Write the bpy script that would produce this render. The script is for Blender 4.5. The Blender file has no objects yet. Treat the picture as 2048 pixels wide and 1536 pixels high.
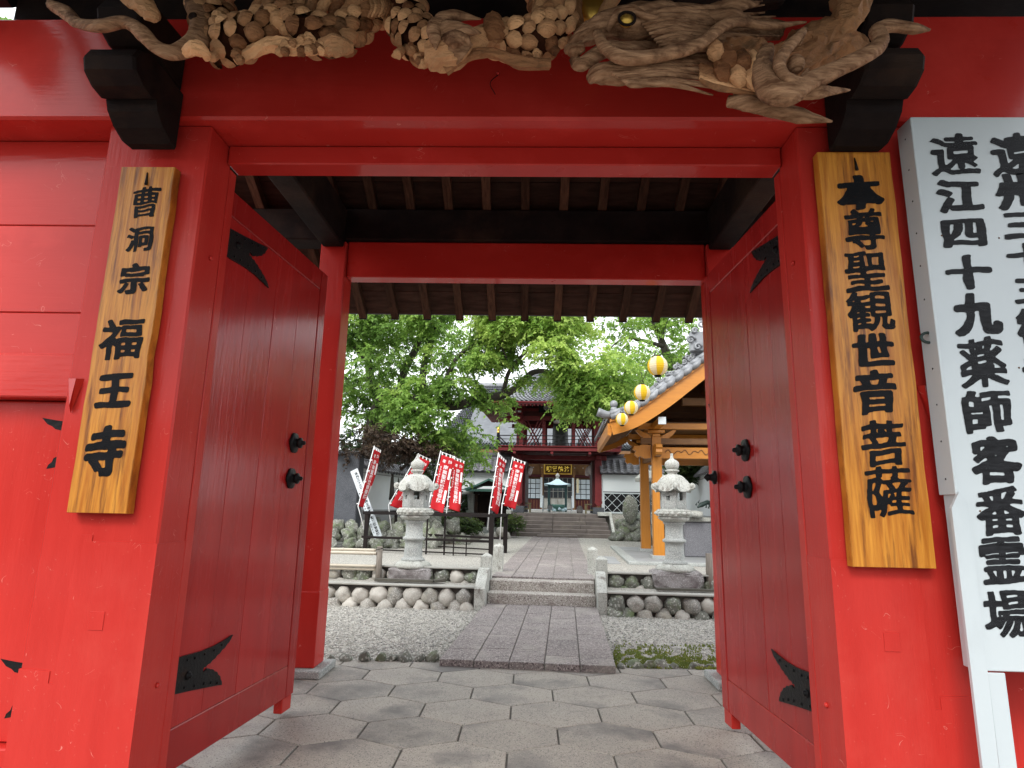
import bpy, bmesh, math, random
import numpy as np
from mathutils import Vector, Matrix, Euler, noise
R = math.radians
PI = math.pi
scene = bpy.context.scene
COL = scene.collection
random.seed(7)

# ------------------------------------------------------------------ camera
CAM_H = 1.32
FPX, PITCH, YAW, ROLL, COURT = 1210.9, R(11.267), R(1.715), R(1.164), R(3.404)
cy_, sy_, cp_, sp_, cr_, sr_ = math.cos(YAW), math.sin(YAW), math.cos(PITCH), math.sin(PITCH), math.cos(ROLL), math.sin(ROLL)
FWD = Vector((-sy_*cp_, cy_*cp_, sp_)); RT0 = Vector((cy_, sy_, 0)); UP0 = RT0.cross(FWD)
RT = RT0*cr_ + UP0*sr_; UPV = -RT0*sr_ + UP0*cr_
CAMP = Vector((0, 0, CAM_H))
cd = bpy.data.cameras.new('camera'); cam = bpy.data.objects.new('camera', cd); COL.objects.link(cam)
cam.matrix_world = Matrix(((RT.x, UPV.x, -FWD.x, 0), (RT.y, UPV.y, -FWD.y, 0), (RT.z, UPV.z, -FWD.z, CAM_H), (0, 0, 0, 1)))
cd.sensor_width = 36; cd.lens = FPX/2048*36; cd.clip_start = 0.05; cd.clip_end = 2000
scene.camera = cam

# ------------------------------------------------------------------ world: bright overcast
SUN_EL, SUN_AZ = R(44), R(200)      # azimuth from +Y towards +X
w = bpy.data.worlds.new('World'); scene.world = w; w.use_nodes = True
nt = w.node_tree; nt.nodes.clear()
sky = nt.nodes.new('ShaderNodeTexSky'); sky.sky_type = 'NISHITA'; sky.sun_disc = False
sky.sun_elevation = SUN_EL; sky.sun_rotation = SUN_AZ; sky.dust_density = 4.0; sky.ozone_density = 1.0
hs = nt.nodes.new('ShaderNodeHueSaturation'); hs.inputs['Saturation'].default_value = 0.25
mx = nt.nodes.new('ShaderNodeMix'); mx.data_type = 'RGBA'; mx.inputs[0].default_value = 0.78
mx.inputs[7].default_value = (11.6, 12.0, 12.6, 1)
bg = nt.nodes.new('ShaderNodeBackground'); bg.inputs[1].default_value = 0.12
wo = nt.nodes.new('ShaderNodeOutputWorld')
nt.links.new(sky.outputs[0], hs.inputs['Color']); nt.links.new(hs.outputs[0], mx.inputs[6])
nt.links.new(mx.outputs[2], bg.inputs[0]); nt.links.new(bg.outputs[0], wo.inputs[0])
sd = bpy.data.lights.new('sun', 'SUN'); sd.energy = 1.5; sd.angle = R(25); sd.color = (1, .97, .93)
sun = bpy.data.objects.new('sun', sd); COL.objects.link(sun)
sdir = Vector((math.sin(SUN_AZ)*math.cos(SUN_EL), math.cos(SUN_AZ)*math.cos(SUN_EL), math.sin(SUN_EL)))
sun.rotation_euler = sdir.to_track_quat('Z', 'Y').to_euler()
scene.view_settings.view_transform = 'Standard'; scene.view_settings.look = 'None'
scene.view_settings.gamma = 1; scene.view_settings.use_curve_mapping = False
scene.view_settings.exposure = 0.85

# ------------------------------------------------------------------ survey helpers: photo pixel -> point on a plane of the place
def ray(x, y): return RT*((x-1024)/FPX) + UPV*((768-y)/FPX) + FWD
EU = Vector((math.cos(COURT), -math.sin(COURT), 0)); EV = Vector((math.sin(COURT), math.cos(COURT), 0))
def fr(x, y, Y):                      # gate frame: plane world y = Y
    d = ray(x, y); return CAMP + d*(Y/d.y)
def cv(x, y, v):                      # court frame: plane at court depth v -> (u, v, z)
    d = ray(x, y); p = CAMP + d*(v/d.dot(EV)); return Vector((p.dot(EU), v, p.z))
def cg(x, y, z):                      # court frame: plane at height z
    d = ray(x, y); p = CAMP + d*((z-CAM_H)/d.z); return Vector((p.dot(EU), p.dot(EV), z))
def c2w(p): return EU*p[0] + EV*p[1] + Vector((0, 0, p[2]))

# ------------------------------------------------------------------ objects
BASE = {}
def tag(o, label=None, cat=None, group=None, kind=None):
    if label: o['label'] = label
    if cat: o['category'] = cat
    if group: o['group'] = group
    if kind: o['kind'] = kind
    return o
def thing(name, label, cat, base=(0, 0, 0), court=True, group=None):
    o = bpy.data.objects.new(name, None); COL.objects.link(o); o.empty_display_size = .1
    b = Vector(base); BASE[o.name] = b
    if court: o.location = c2w(b); o.rotation_euler = (0, 0, -COURT)
    else: o.location = b
    return tag(o, label, cat, group)
class MB:
    def __init__(s): s.v = []; s.f = []; s.sm = []
    def add(s, vs, fs, T=None, smooth=False):
        n = len(s.v)
        if T is not None: vs = [T @ Vector(p) for p in vs]
        s.v.extend([tuple(p) for p in vs]); s.f.extend([tuple(i+n for i in f) for f in fs]); s.sm.extend([smooth]*len(fs)); return s
    def box(s, x0, x1, y0, y1, z0, z1, b=0.0, T=None):
        if b <= 0:
            vs = [(x0,y0,z0),(x1,y0,z0),(x1,y1,z0),(x0,y1,z0),(x0,y0,z1),(x1,y0,z1),(x1,y1,z1),(x0,y1,z1)]
            return s.add(vs, [(0,3,2,1),(4,5,6,7),(0,1,5,4),(1,2,6,5),(2,3,7,6),(3,0,4,7)], T)
        X = (x0, x1); Y = (y0, y1); Z = (z0, z1); vs = []; ix = {}
        for i in (0,1):
            for j in (0,1):
                for k in (0,1):
                    sx, sy, sz = (1,-1)[i], (1,-1)[j], (1,-1)[k]
                    for a in range(3):
                        p = [X[i]+sx*b, Y[j]+sy*b, Z[k]+sz*b]; p[a] = (X[i],Y[j],Z[k])[a]
                        ix[(i,j,k,a)] = len(vs); vs.append(tuple(p))
        F = []
        def q(*c): F.append(tuple(ix[t] for t in c))
        for a in range(3):
            o1, o2 = [t for t in range(3) if t != a]
            for e in (0,1):
                c = []
                for (p, r) in ((0,0),(1,0),(1,1),(0,1)):
                    t = [0,0,0]; t[a] = e; t[o1] = p; t[o2] = r; c.append((t[0],t[1],t[2],a))
                q(*c)
            for p in (0,1):
                for r in (0,1):
                    t0 = [0,0,0]; t0[o1] = p; t0[o2] = r; t1 = list(t0); t1[a] = 1
                    q((*t0,o1),(*t1,o1),(*t1,o2),(*t0,o2))
        for i in (0,1):
            for j in (0,1):
                for k in (0,1): q((i,j,k,0),(i,j,k,1),(i,j,k,2))
        return s.add(vs, F, T)
    def cbox(s, c, d, b=0.0, T=None):
        return s.box(c[0]-d[0]/2,c[0]+d[0]/2,c[1]-d[1]/2,c[1]+d[1]/2,c[2]-d[2]/2,c[2]+d[2]/2,b,T)
    def prism(s, prof, a0, a1, axis='y', T=None, smooth=False):   # prof: list of 2d points, extruded along axis
        n = len(prof)
        def P(p, a): return {'x': (a, p[0], p[1]), 'y': (p[0], a, p[1]), 'z': (p[0], p[1], a)}[axis]
        vs = [P(p, a0) for p in prof]+[P(p, a1) for p in prof]
        fs = [tuple(range(n)), tuple(range(2*n-1, n-1, -1))]+[(i, (i+1) % n, n+(i+1) % n, n+i) for i in range(n)]
        return s.add(vs, fs, T, smooth)
    def tube(s, pts, rad, n=8, T=None, groove=None, cap=True, flat=1.0, smooth=True):
        pts = [Vector(p) for p in pts]; m = len(pts)
        if not hasattr(rad, '__len__'): rad = [rad]*m
        vs = []; fs = []; up = None
        for i, p in enumerate(pts):
            t = (pts[min(i+1, m-1)]-pts[max(i-1, 0)]).normalized()
            if up is None: up = Vector((0,0,1)) if abs(t.z) < .9 else Vector((1,0,0))
            sx = t.cross(up).normalized(); up = sx.cross(t).normalized()
            for k in range(n):
                a = 2*PI*k/n; r = rad[i]
                if groove: r *= 1+groove(a, i/m)
                vs.append(p+sx*(math.cos(a)*r)+up*(math.sin(a)*r*flat))
        for i in range(m-1):
            for k in range(n): fs.append((i*n+k, i*n+(k+1) % n, (i+1)*n+(k+1) % n, (i+1)*n+k))
        if cap: fs.append(tuple(range(n-1, -1, -1))); fs.append(tuple((m-1)*n+k for k in range(n)))
        return s.add(vs, fs, T, smooth)
    def lathe(s, prof, n=24, c=(0,0,0), T=None, lobes=None, rot=0, smooth=True):   # prof: (r, z)
        vs = []; fs = []; m = len(prof)
        for (r, z) in prof:
            for k in range(n):
                a = 2*PI*k/n+rot; q = r*(1+(lobes(a, z) if lobes else 0))
                vs.append((c[0]+q*math.cos(a), c[1]+q*math.sin(a), c[2]+z))
        for i in range(m-1):
            for k in range(n): fs.append((i*n+k, i*n+(k+1) % n, (i+1)*n+(k+1) % n, (i+1)*n+k))
        if prof[0][0] > 1e-4: fs.append(tuple(range(n-1, -1, -1)))
        if prof[-1][0] > 1e-4: fs.append(tuple((m-1)*n+k for k in range(n)))
        return s.add(vs, fs, T, smooth)
    def grid(s, fn, nu, nv, T=None, smooth=True, close=False):
        vs = [fn(i/nu, j/nv) for j in range(nv+1) for i in range(nu+1)]
        fs = [(j*(nu+1)+i, j*(nu+1)+i+1, (j+1)*(nu+1)+i+1, (j+1)*(nu+1)+i) for j in range(nv) for i in range(nu)]
        return s.add(vs, fs, T, smooth)
    def ball(s, c, r, n=2, T=None, wob=0, seed=0, sq=0):
        me = ICO(n); vs = []
        rr = r if hasattr(r, '__len__') else (r, r, r)
        for p in me[0]:
            q = Vector(p)
            if wob: q = q*(1+wob*noise.noise(q*1.3+Vector((seed*3.1, seed*1.7, seed))) + wob*.4*noise.noise(q*3.5+Vector((seed, 9, seed*2))))
            vs.append((c[0]+q.x*rr[0], c[1]+q.y*rr[1], c[2]+q.z*rr[2]))
        return s.add(vs, me[1], T, True)
    def mesh(s, name, m=None, shift=None):
        me = bpy.data.meshes.new(name)
        vs = s.v if shift is None else [(p[0]-shift[0], p[1]-shift[1], p[2]-shift[2]) for p in s.v]
        me.from_pydata(vs, [], s.f); me.polygons.foreach_set('use_smooth', s.sm)
        if m: me.materials.append(m)
        bmn = bmesh.new(); bmn.from_mesh(me); bmesh.ops.recalc_face_normals(bmn, faces=bmn.faces); bmn.to_mesh(me); bmn.free()
        me.update(); return me
    def build(s, name, m, parent=None, label=None, kind=None):
        b = BASE[parent.name] if parent is not None else None
        o = bpy.data.objects.new(name, s.mesh(name, m, b)); COL.objects.link(o)
        if parent is not None: o.parent = parent; BASE[o.name] = b
        else:
            BASE[o.name] = Vector((0, 0, 0))
        if label: o['label'] = label
        if kind: o['kind'] = kind
        return o
    def single(s, name, m, label, cat, base=(0,0,0), court=True, group=None, kind=None):   # a thing that is one mesh
        b = Vector(base); o = bpy.data.objects.new(name, s.mesh(name, m, b)); COL.objects.link(o); BASE[o.name] = b
        if court: o.location = c2w(b); o.rotation_euler = (0, 0, -COURT)
        else: o.location = b
        return tag(o, label, cat, group, kind)
_ico = {}
def ICO(n):
    if n not in _ico:
        bm = bmesh.new(); bmesh.ops.create_icosphere(bm, subdivisions=n, radius=1)
        _ico[n] = ([tuple(v.co) for v in bm.verts], [tuple(v.index for v in f.verts) for f in bm.faces]); bm.free()
    return _ico[n]
def place(me, name, parent, loc, rot=(0,0,0), sc=(1,1,1), label=None):     # an instance sharing mesh data, loc in the parent's frame
    o = bpy.data.objects.new(name, me); COL.objects.link(o); b = BASE[parent.name]; o.parent = parent; BASE[o.name] = b
    o.location = Vector(loc)-b; o.rotation_euler = rot; o.scale = sc
    if label: o['label'] = label
    return o
def struct(mb, name, m, court=True):
    o = mb.build(name, m); o['kind'] = 'structure'
    if court: o.rotation_euler = (0, 0, -COURT)
    return o
def dup(root, loc_uv, label=None, group=None, rotz=None, court=True):
    r = root.copy(); COL.objects.link(r); r.location = c2w(Vector(loc_uv)) if court else Vector(loc_uv)
    if rotz is not None: r.rotation_euler = (0, 0, rotz)
    if label: r['label'] = label
    for ch in list(root.children):
        c = ch.copy(); COL.objects.link(c); c.parent = r
        for g in list(ch.children):
            d = g.copy(); COL.objects.link(d); d.parent = c
    return r
def spline(pts, n=8):
    P = [Vector(p) for p in pts]; P = [P[0]*2-P[1]]+P+[P[-1]*2-P[-2]]; out = []
    for i in range(1, len(P)-2):
        a, b, c, d = P[i-1], P[i], P[i+1], P[i+2]
        for k in range(n):
            t = k/n
            out.append(.5*((2*b)+(c-a)*t+(2*a-5*b+4*c-d)*t*t+(-a+3*b-3*c+d)*t**3))
    out.append(P[-2]); return out
def lerpr(rs, m):
    return [float(x) for x in np.interp(np.linspace(0, 1, m), np.linspace(0, 1, len(rs)), rs)]

# ------------------------------------------------------------------ materials
def srgb(r, g, b): return tuple(((c/255)/12.92 if c/255 <= .04045 else ((c/255+.055)/1.055)**2.4) for c in (r, g, b))
def mat(name, c1, c2=None, sc=3, st=(1,1,1), rough=.6, rv=.1, bump=0, bsc=40, bst=None, c3=None, c3sc=1.2, c3t=(.5,.7), metal=0, coat=0, cr=.1,
        rnd=0, cells=None, spec=.5, objc=False, detail=4, c3st=(1,1,1), rcol=None, sub=0, trans=0, scr=None):
    m = bpy.data.materials.new(name); m.use_nodes = True; N = m.node_tree.nodes; L = m.node_tree.links; N.clear()
    out = N.new('ShaderNodeOutputMaterial'); B = N.new('ShaderNodeBsdfPrincipled'); L.new(B.outputs[0], out.inputs[0])
    g = N.new('ShaderNodeNewGeometry'); tc = N.new('ShaderNodeTexCoord'); oi = N.new('ShaderNodeObjectInfo')
    P = tc.outputs['Object'] if objc else g.outputs['Position']
    off = N.new('ShaderNodeVectorMath'); off.operation = 'MULTIPLY_ADD'; L.new(oi.outputs['Random'], off.inputs[0]); off.inputs[1].default_value = (37, 17, 29); L.new(P, off.inputs[2]); P = off.outputs[0]
    def mp(s):
        n = N.new('ShaderNodeMapping'); n.inputs['Scale'].default_value = s; L.new(P, n.inputs[0]); return n.outputs[0]
    def nz(scale, s=(1,1,1), det=4, ro=.55, dist=0):
        n = N.new('ShaderNodeTexNoise'); n.inputs['Scale'].default_value = scale; n.inputs['Detail'].default_value = det; n.inputs['Roughness'].default_value = ro
        n.inputs['Distortion'].default_value = dist; L.new(mp(s), n.inputs['Vector']); return n.outputs['Fac']
    def rng(x, a, b):
        n = N.new('ShaderNodeMapRange'); n.inputs[1].default_value = a; n.inputs[2].default_value = b; L.new(x, n.inputs[0]); return n.outputs[0]
    def mixc(f, a, b):
        n = N.new('ShaderNodeMix'); n.data_type = 'RGBA'; L.new(f, n.inputs[0])
        for s_, i in ((a, 6), (b, 7)):
            if isinstance(s_, tuple): n.inputs[i].default_value = (*s_[:3], 1)
            else: L.new(s_, n.inputs[i])
        return n.outputs[2]
    c2 = c2 or c1
    col = mixc(rng(nz(sc, st, detail, .6), .3, .7), c1, c2)
    if cells:      # speckle: (scale, colour, threshold)
        for (cs, cc, ct) in cells:
            v = N.new('ShaderNodeTexVoronoi'); v.inputs['Scale'].default_value = cs; L.new(P, v.inputs['Vector'])
            sp = N.new('ShaderNodeSeparateColor'); L.new(v.outputs['Color'], sp.inputs[0])
            col = mixc(rng(sp.outputs[0], ct, ct+.04), col, cc)
    if c3: col = mixc(rng(nz(c3sc, c3st, 6, .65), *c3t), col, c3)
    if scr:        # hairline scratches: thin level lines of one noise, kept only where a second one is high
        (s_sc, s_col, s_w, s_m) = scr
        a_ = N.new('ShaderNodeMath'); a_.operation = 'SUBTRACT'; L.new(nz(s_sc, (1, 1, 1), 2, .5, 1.5), a_.inputs[0]); a_.inputs[1].default_value = .5
        b_ = N.new('ShaderNodeMath'); b_.operation = 'ABSOLUTE'; L.new(a_.outputs[0], b_.inputs[0])
        line = rng(b_.outputs[0], s_w, s_w*.4); mk = rng(nz(s_sc*1.9, (1, 1, 1), 3, .6), s_m, s_m+.03)
        c_ = N.new('ShaderNodeMath'); c_.operation = 'MULTIPLY'; L.new(line, c_.inputs[0]); L.new(mk, c_.inputs[1]); col = mixc(c_.outputs[0], col, s_col)
    if rcol: col = mixc(rng(oi.outputs['Random'], 0, 1), col, rcol)
    if rnd:
        h = N.new('ShaderNodeHueSaturation'); ma = N.new('ShaderNodeMapRange'); ma.inputs[3].default_value = 1-rnd; ma.inputs[4].default_value = 1+rnd
        L.new(oi.outputs['Random'], ma.inputs[0]); L.new(ma.outputs[0], h.inputs['Value']); L.new(col, h.inputs['Color']); col = h.outputs[0]
    L.new(col, B.inputs['Base Color'])
    rr = N.new('ShaderNodeMapRange'); L.new(nz(sc*1.7+2, st), rr.inputs[0]); rr.inputs[3].default_value = max(0.02, rough-rv); rr.inputs[4].default_value = min(1, rough+rv)
    L.new(rr.outputs[0], B.inputs['Roughness'])
    B.inputs['Metallic'].default_value = metal; B.inputs['Coat Weight'].default_value = coat; B.inputs['Coat Roughness'].default_value = cr
    B.inputs['Specular IOR Level'].default_value = spec
    if bump:
        bn = N.new('ShaderNodeBump'); bn.inputs['Strength'].default_value = min(1, bump); bn.inputs['Distance'].default_value = .01*max(1, bump)
        L.new(nz(bsc, bst or st, 5, .6), bn.inputs['Height']); L.new(bn.outputs[0], B.inputs['Normal'])
        if coat: L.new(bn.outputs[0], B.inputs['Coat Normal'])
    if trans:
        T = N.new('ShaderNodeBsdfTranslucent'); L.new(col, T.inputs[0]); ms = N.new('ShaderNodeMixShader'); ms.inputs[0].default_value = trans
        L.new(B.outputs[0], ms.inputs[1]); L.new(T.outputs[0], ms.inputs[2]); L.new(ms.outputs[0], out.inputs[0])
    return m
MM = {}
MM['red'] = mat('red_paint', (.52,.032,.024), (.45,.024,.018), 2.5, (.5,.5,1), .3, .1, .10, 9, (.6,.6,7), c3=(.60,.045,.035), c3t=(.55,.75), coat=.38, cr=.06, spec=.08, scr=(5, (.62,.16,.13), .0035, .60))
MM['redv'] = mat('red_paint_upright', (.52,.036,.028), (.45,.027,.021), 2.2, (3,3,.5), .32, .1, .16, 12, (6,6,.5), c3=(.53,.058,.043), c3t=(.55,.8), coat=.22, cr=.10, spec=.08, cells=[(170,(.60,.22,.18),.993)], scr=(6, (.62,.17,.14), .0035, .60))
MM['door'] = mat('door_lacquer', (.42,.024,.021), (.31,.015,.014), 2, (3,3,.4), .26, .08, .16, 9, (5,5,.45), c3=(.36,.022,.020), c3t=(.5,.75), coat=.5, cr=.12, rnd=.12, spec=.08, scr=(6, (.50,.09,.08), .0035, .60))
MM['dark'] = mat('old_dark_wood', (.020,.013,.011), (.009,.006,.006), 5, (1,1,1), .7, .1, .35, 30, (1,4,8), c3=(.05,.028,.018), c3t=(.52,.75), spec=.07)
MM['rafter'] = mat('rafter_wood', (.115,.058,.034), (.045,.022,.014), 5, (8,1,2), .75, .1, .3, 30, (8,.8,4), rnd=.4, spec=.1)
MM['ceil'] = mat('ceiling_board', (.075,.042,.030), (.035,.020,.015), 4, (1,6,1), .8, .1, .3, 30, (1,6,1), rnd=.3, spec=.05)
MM['carve'] = mat('carved_wood', (.44,.195,.085), (.15,.050,.020), 9, (1.2,1,5), .55, .1, 1.0, 26, (1,1,7), c3=(.05,.018,.009), c3sc=9, c3t=(.54,.66), rnd=.38, rcol=(.58,.33,.165), spec=.1)
MM['carve_deep'] = mat('recess_shade_wood', (.055,.018,.008), (.022,.008,.005), 9, rough=.8, bump=.8, bsc=30, spec=.03)  # dark colour paints in the crevice shade between the dragon's scales
MM['grey_carve'] = mat('weathered_carved_wood', (.47,.275,.155), (.13,.058,.028), 10, (1.2,1,8), .6, .1, 1.0, 22, (.8,1,8), c3=(.07,.028,.014), c3sc=6, c3t=(.54,.68), spec=.1)
MM['iron'] = mat('black_iron', (.006,.006,.007), (.011,.011,.011), 8, rough=.36, bump=.4, bsc=60, spec=.14, c3=(.03,.014,.008), c3sc=9, c3t=(.58,.7))
MM['gold'] = mat('gold_leaf', (.75,.48,.10), (.6,.36,.07), 8, rough=.32, metal=.8, bump=.2)
MM['white'] = mat('white_paint', (.52,.57,.585), (.48,.53,.55), 2, rough=.35, bump=.05, c3=(.44,.48,.49), c3t=(.6,.8), coat=.2)
MM['ink'] = mat('black_lettering', (.008,.008,.009), (.014,.014,.016), 9, rough=.36, rv=.12, bump=.15, bsc=40, spec=.05)
MM['ink2'] = mat('brushed_black_paint', (.006,.006,.007), (.024,.025,.028), 16, (1,1,6), .5, .12, spec=.12)
MM['granite'] = mat('grey_granite', (.36,.38,.36), (.27,.29,.275), 3, rough=.85, bump=.35, bsc=90, cells=[(190,(.18,.18,.18),.86),(170,(.55,.56,.53),.88)], c3=(.20,.205,.185), c3sc=2.5, c3t=(.55,.8))
MM['granite_w'] = mat('weathered_granite', (.50,.51,.47), (.34,.35,.31), 6, rough=.9, bump=.6, bsc=60, cells=[(160,(.16,.16,.15),.85)], c3=(.16,.145,.125), c3sc=9, c3t=(.57,.70), c3st=(1,1,.4))
MM['stonepath'] = mat('path_slab', (.235,.205,.195), (.165,.147,.14), 2, rough=.72, bump=.4, bsc=120, cells=[(110,(.36,.33,.31),.78),(100,(.085,.07,.07),.82)], c3=(.32,.30,.265), c3sc=2.2, c3t=(.52,.75), rnd=.06)
MM['hex'] = mat('hex_paver', (.36,.335,.285), (.27,.255,.225), 1.8, rough=.6, rv=.2, bump=.4, bsc=110, cells=[(190,(.40,.37,.32),.84),(180,(.13,.125,.115),.88)], c3=(.145,.14,.13), c3sc=1.5, c3t=(.50,.66), rnd=.08)
MM['joint'] = mat('paver_joint', (.15,.142,.125), (.10,.095,.085), 5, rough=.9, bump=.5, bsc=80)
MM['step'] = mat('step_granite', (.42,.40,.355), (.31,.295,.26), 3, rough=.85, bump=.5, bsc=90, cells=[(120,(.62,.60,.56),.86),(150,(.12,.09,.085),.78)], c3=(.17,.135,.12), c3sc=4, c3t=(.52,.72))
MM['oldstep'] = mat('old_stone_step', (.17,.145,.13), (.10,.085,.078), 2, rough=.9, bump=.6, bsc=50, c3=(.25,.22,.18), c3sc=1.8, c3t=(.55,.8), c3st=(1,1,3), rnd=.15)
MM['gravel'] = mat('gravel', (.33,.325,.285), (.245,.243,.22), 1.5, rough=.95, bump=1.0, bsc=75, cells=[(75,(.50,.48,.43),.66),(90,(.17,.165,.155),.76),(100,(.36,.33,.28),.8)])
MM['pebble'] = mat('pebble', (.36,.355,.31), (.25,.248,.225), 25, rough=.9, bump=.2, cells=[(40,(.52,.50,.46),.7),(45,(.18,.175,.17),.8)])
MM['earth'] = mat('earth', (.12,.10,.075), (.08,.07,.05), 3, rough=.95, bump=.6, bsc=30)
MM['boulder'] = mat('river_boulder', (.38,.365,.32), (.25,.245,.22), 6, rough=.88, bump=.5, bsc=45, objc=False, cells=[(140,(.14,.14,.135),.8),(120,(.55,.54,.5),.84)], c3=(.42,.39,.31), c3sc=3.5, c3t=(.5,.75), rnd=.24, rcol=(.38,.365,.325))
MM['darkrock'] = mat('dark_rock', (.17,.155,.15), (.27,.255,.25), 7, rough=.85, bump=1.2, bsc=22, c3=(.10,.08,.08), c3sc=5, c3t=(.5,.7), cells=[(120,(.36,.35,.34),.84)])
MM['mossrock'] = mat('mossy_rock', (.20,.20,.17), (.11,.12,.10), 5, rough=.92, bump=1.3, bsc=20, c3=(.13,.17,.08), c3sc=4, c3t=(.5,.68), cells=[(60,(.36,.37,.33),.82)], rnd=.2)
MM['mortar'] = mat('dark_mortar', (.10,.095,.085), (.06,.058,.05), 6, rough=.95, bump=.6)
MM['coping'] = mat('wall_coping', (.36,.355,.32), (.27,.27,.245), 4, rough=.9, bump=.3, c3=(.16,.16,.13), c3t=(.55,.75))
MM['bamboo'] = mat('dry_bamboo', (.50,.46,.37), (.40,.36,.28), 6, (1,8,8), .5, .1, .2, 30)
MM['oldpost'] = mat('grey_log', (.27,.24,.20), (.15,.13,.11), 6, (9,9,1), .85, .1, .8, 24, (9,9,1))
MM['plank'] = mat('mossy_plank', (.10,.095,.075), (.06,.055,.045), 8, (1,7,7), .9, .05, .4)
MM['rack'] = mat('dark_brown_steel', (.016,.012,.011), (.010,.008,.008), 4, rough=.5, bump=.1, spec=.12)
MM['flag'] = mat('red_cloth', (.62,.012,.02), (.52,.01,.018), 3, rough=.8, trans=.25)
MM['flagtext'] = mat('cloth_white_print', (.80,.74,.74), rough=.8)
MM['pole'] = mat('white_pole', (.75,.75,.74), rough=.4)
MM['plaster'] = mat('white_plaster', (.66,.70,.70), (.60,.64,.65), 1.3, rough=.85, bump=.1, c3=(.5,.53,.54), c3t=(.6,.9))
MM['tile'] = mat('grey_roof_tile', (.22,.23,.24), (.14,.147,.155), 6, rough=.42, rv=.12, bump=.2, bsc=30, rnd=.22, spec=.7, c3=(.30,.31,.325), c3t=(.5,.8))
MM['tile_d'] = mat('dark_roof_tile', (.13,.13,.145), (.075,.075,.085), 6, rough=.4, rv=.12, bump=.2, bsc=30, rnd=.3, spec=.7)
MM['tile_far'] = mat('pale_roof_tile', (.15,.16,.17), (.10,.108,.118), 3, rough=.5, spec=.25)
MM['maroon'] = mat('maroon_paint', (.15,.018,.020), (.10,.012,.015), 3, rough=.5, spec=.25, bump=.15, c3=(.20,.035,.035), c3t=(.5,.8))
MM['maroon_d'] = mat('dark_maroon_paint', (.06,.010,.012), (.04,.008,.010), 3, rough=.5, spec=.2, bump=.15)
MM['blackwood'] = mat('black_lacquer_wood', (.009,.009,.010), rough=.5, spec=.12)
MM['bell'] = mat('dark_bronze', (.035,.04,.038), (.022,.026,.025), 5, rough=.5, metal=.4, bump=.2)
MM['orange'] = mat('orange_wood', (.50,.195,.016), (.42,.155,.011), 5, (5,5,.6), .45, .1, .12, 20, (6,6,.6), coat=.15, cr=.25)
MM['orange_h'] = mat('orange_wood_beam', (.50,.195,.017), (.42,.155,.012), 5, (.7,5,5), .45, .1, .12, 20, (.7,6,6), coat=.15, cr=.25)
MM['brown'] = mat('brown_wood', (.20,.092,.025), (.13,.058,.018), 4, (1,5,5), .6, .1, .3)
MM['paper'] = mat('lantern_paper', (.83,.76,.56), (.80,.72,.50), 8, rough=.7, trans=.35)
MM['yellow'] = mat('yellow_paper', (.85,.58,.02), (.80,.52,.01), 8, rough=.7, trans=.35)
MM['copper'] = mat('green_copper', (.12,.27,.22), (.08,.19,.16), 4, rough=.7, c3=(.20,.36,.30), c3t=(.5,.8), bump=.2)
MM['bluecopper'] = mat('pale_blue_copper', (.50,.66,.70), (.42,.57,.62), 3, rough=.5, c3=(.25,.38,.40), c3t=(.6,.8))
MM['teal'] = mat('dark_teal_bronze', (.02,.055,.055), (.03,.08,.08), 4, rough=.5)
MM['shoji'] = mat('paper_screen', (.46,.52,.55), (.38,.44,.48), 2, rough=.3, spec=.7)
MM['glassd'] = mat('dark_window', (.03,.035,.04), rough=.1, spec=.8)
MM['slate'] = mat('dark_granite_panel', (.075,.08,.09), (.045,.05,.058), 3, rough=.65, spec=.3, cells=[(260,(.16,.165,.18),.85)], bump=.1)
MM['giltpaint'] = mat('gilded_lettering', (.85,.60,.08), rough=.4)
MM['slate2'] = mat('grey_granite_panel', (.17,.175,.19), (.14,.145,.16), 3, rough=.55, cells=[(200,(.28,.28,.30),.8),(220,(.07,.07,.08),.85)])
MM['concrete'] = mat('concrete', (.30,.31,.31), (.24,.25,.25), 2, rough=.85, bump=.25, c3=(.18,.185,.18), c3t=(.55,.8))
MM['bark'] = mat('tree_bark', (.075,.062,.052), (.04,.033,.028), 6, (1,1,1), .9, .05, 1.0, 18, c3=(.12,.125,.09), c3sc=3, c3t=(.55,.72))
MM['chain'] = mat('bronze_green', (.03,.05,.045), rough=.5, metal=.3)
MM['bench'] = mat('olive_bench_wood', (.16,.14,.07), (.10,.09,.05), 5, rough=.8)
MM['moss'] = mat('moss', (.16,.20,.03), (.09,.13,.02), 12, rough=.95, bump=1, bsc=60, c3=(.24,.25,.04), c3sc=8, c3t=(.5,.7))
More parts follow.
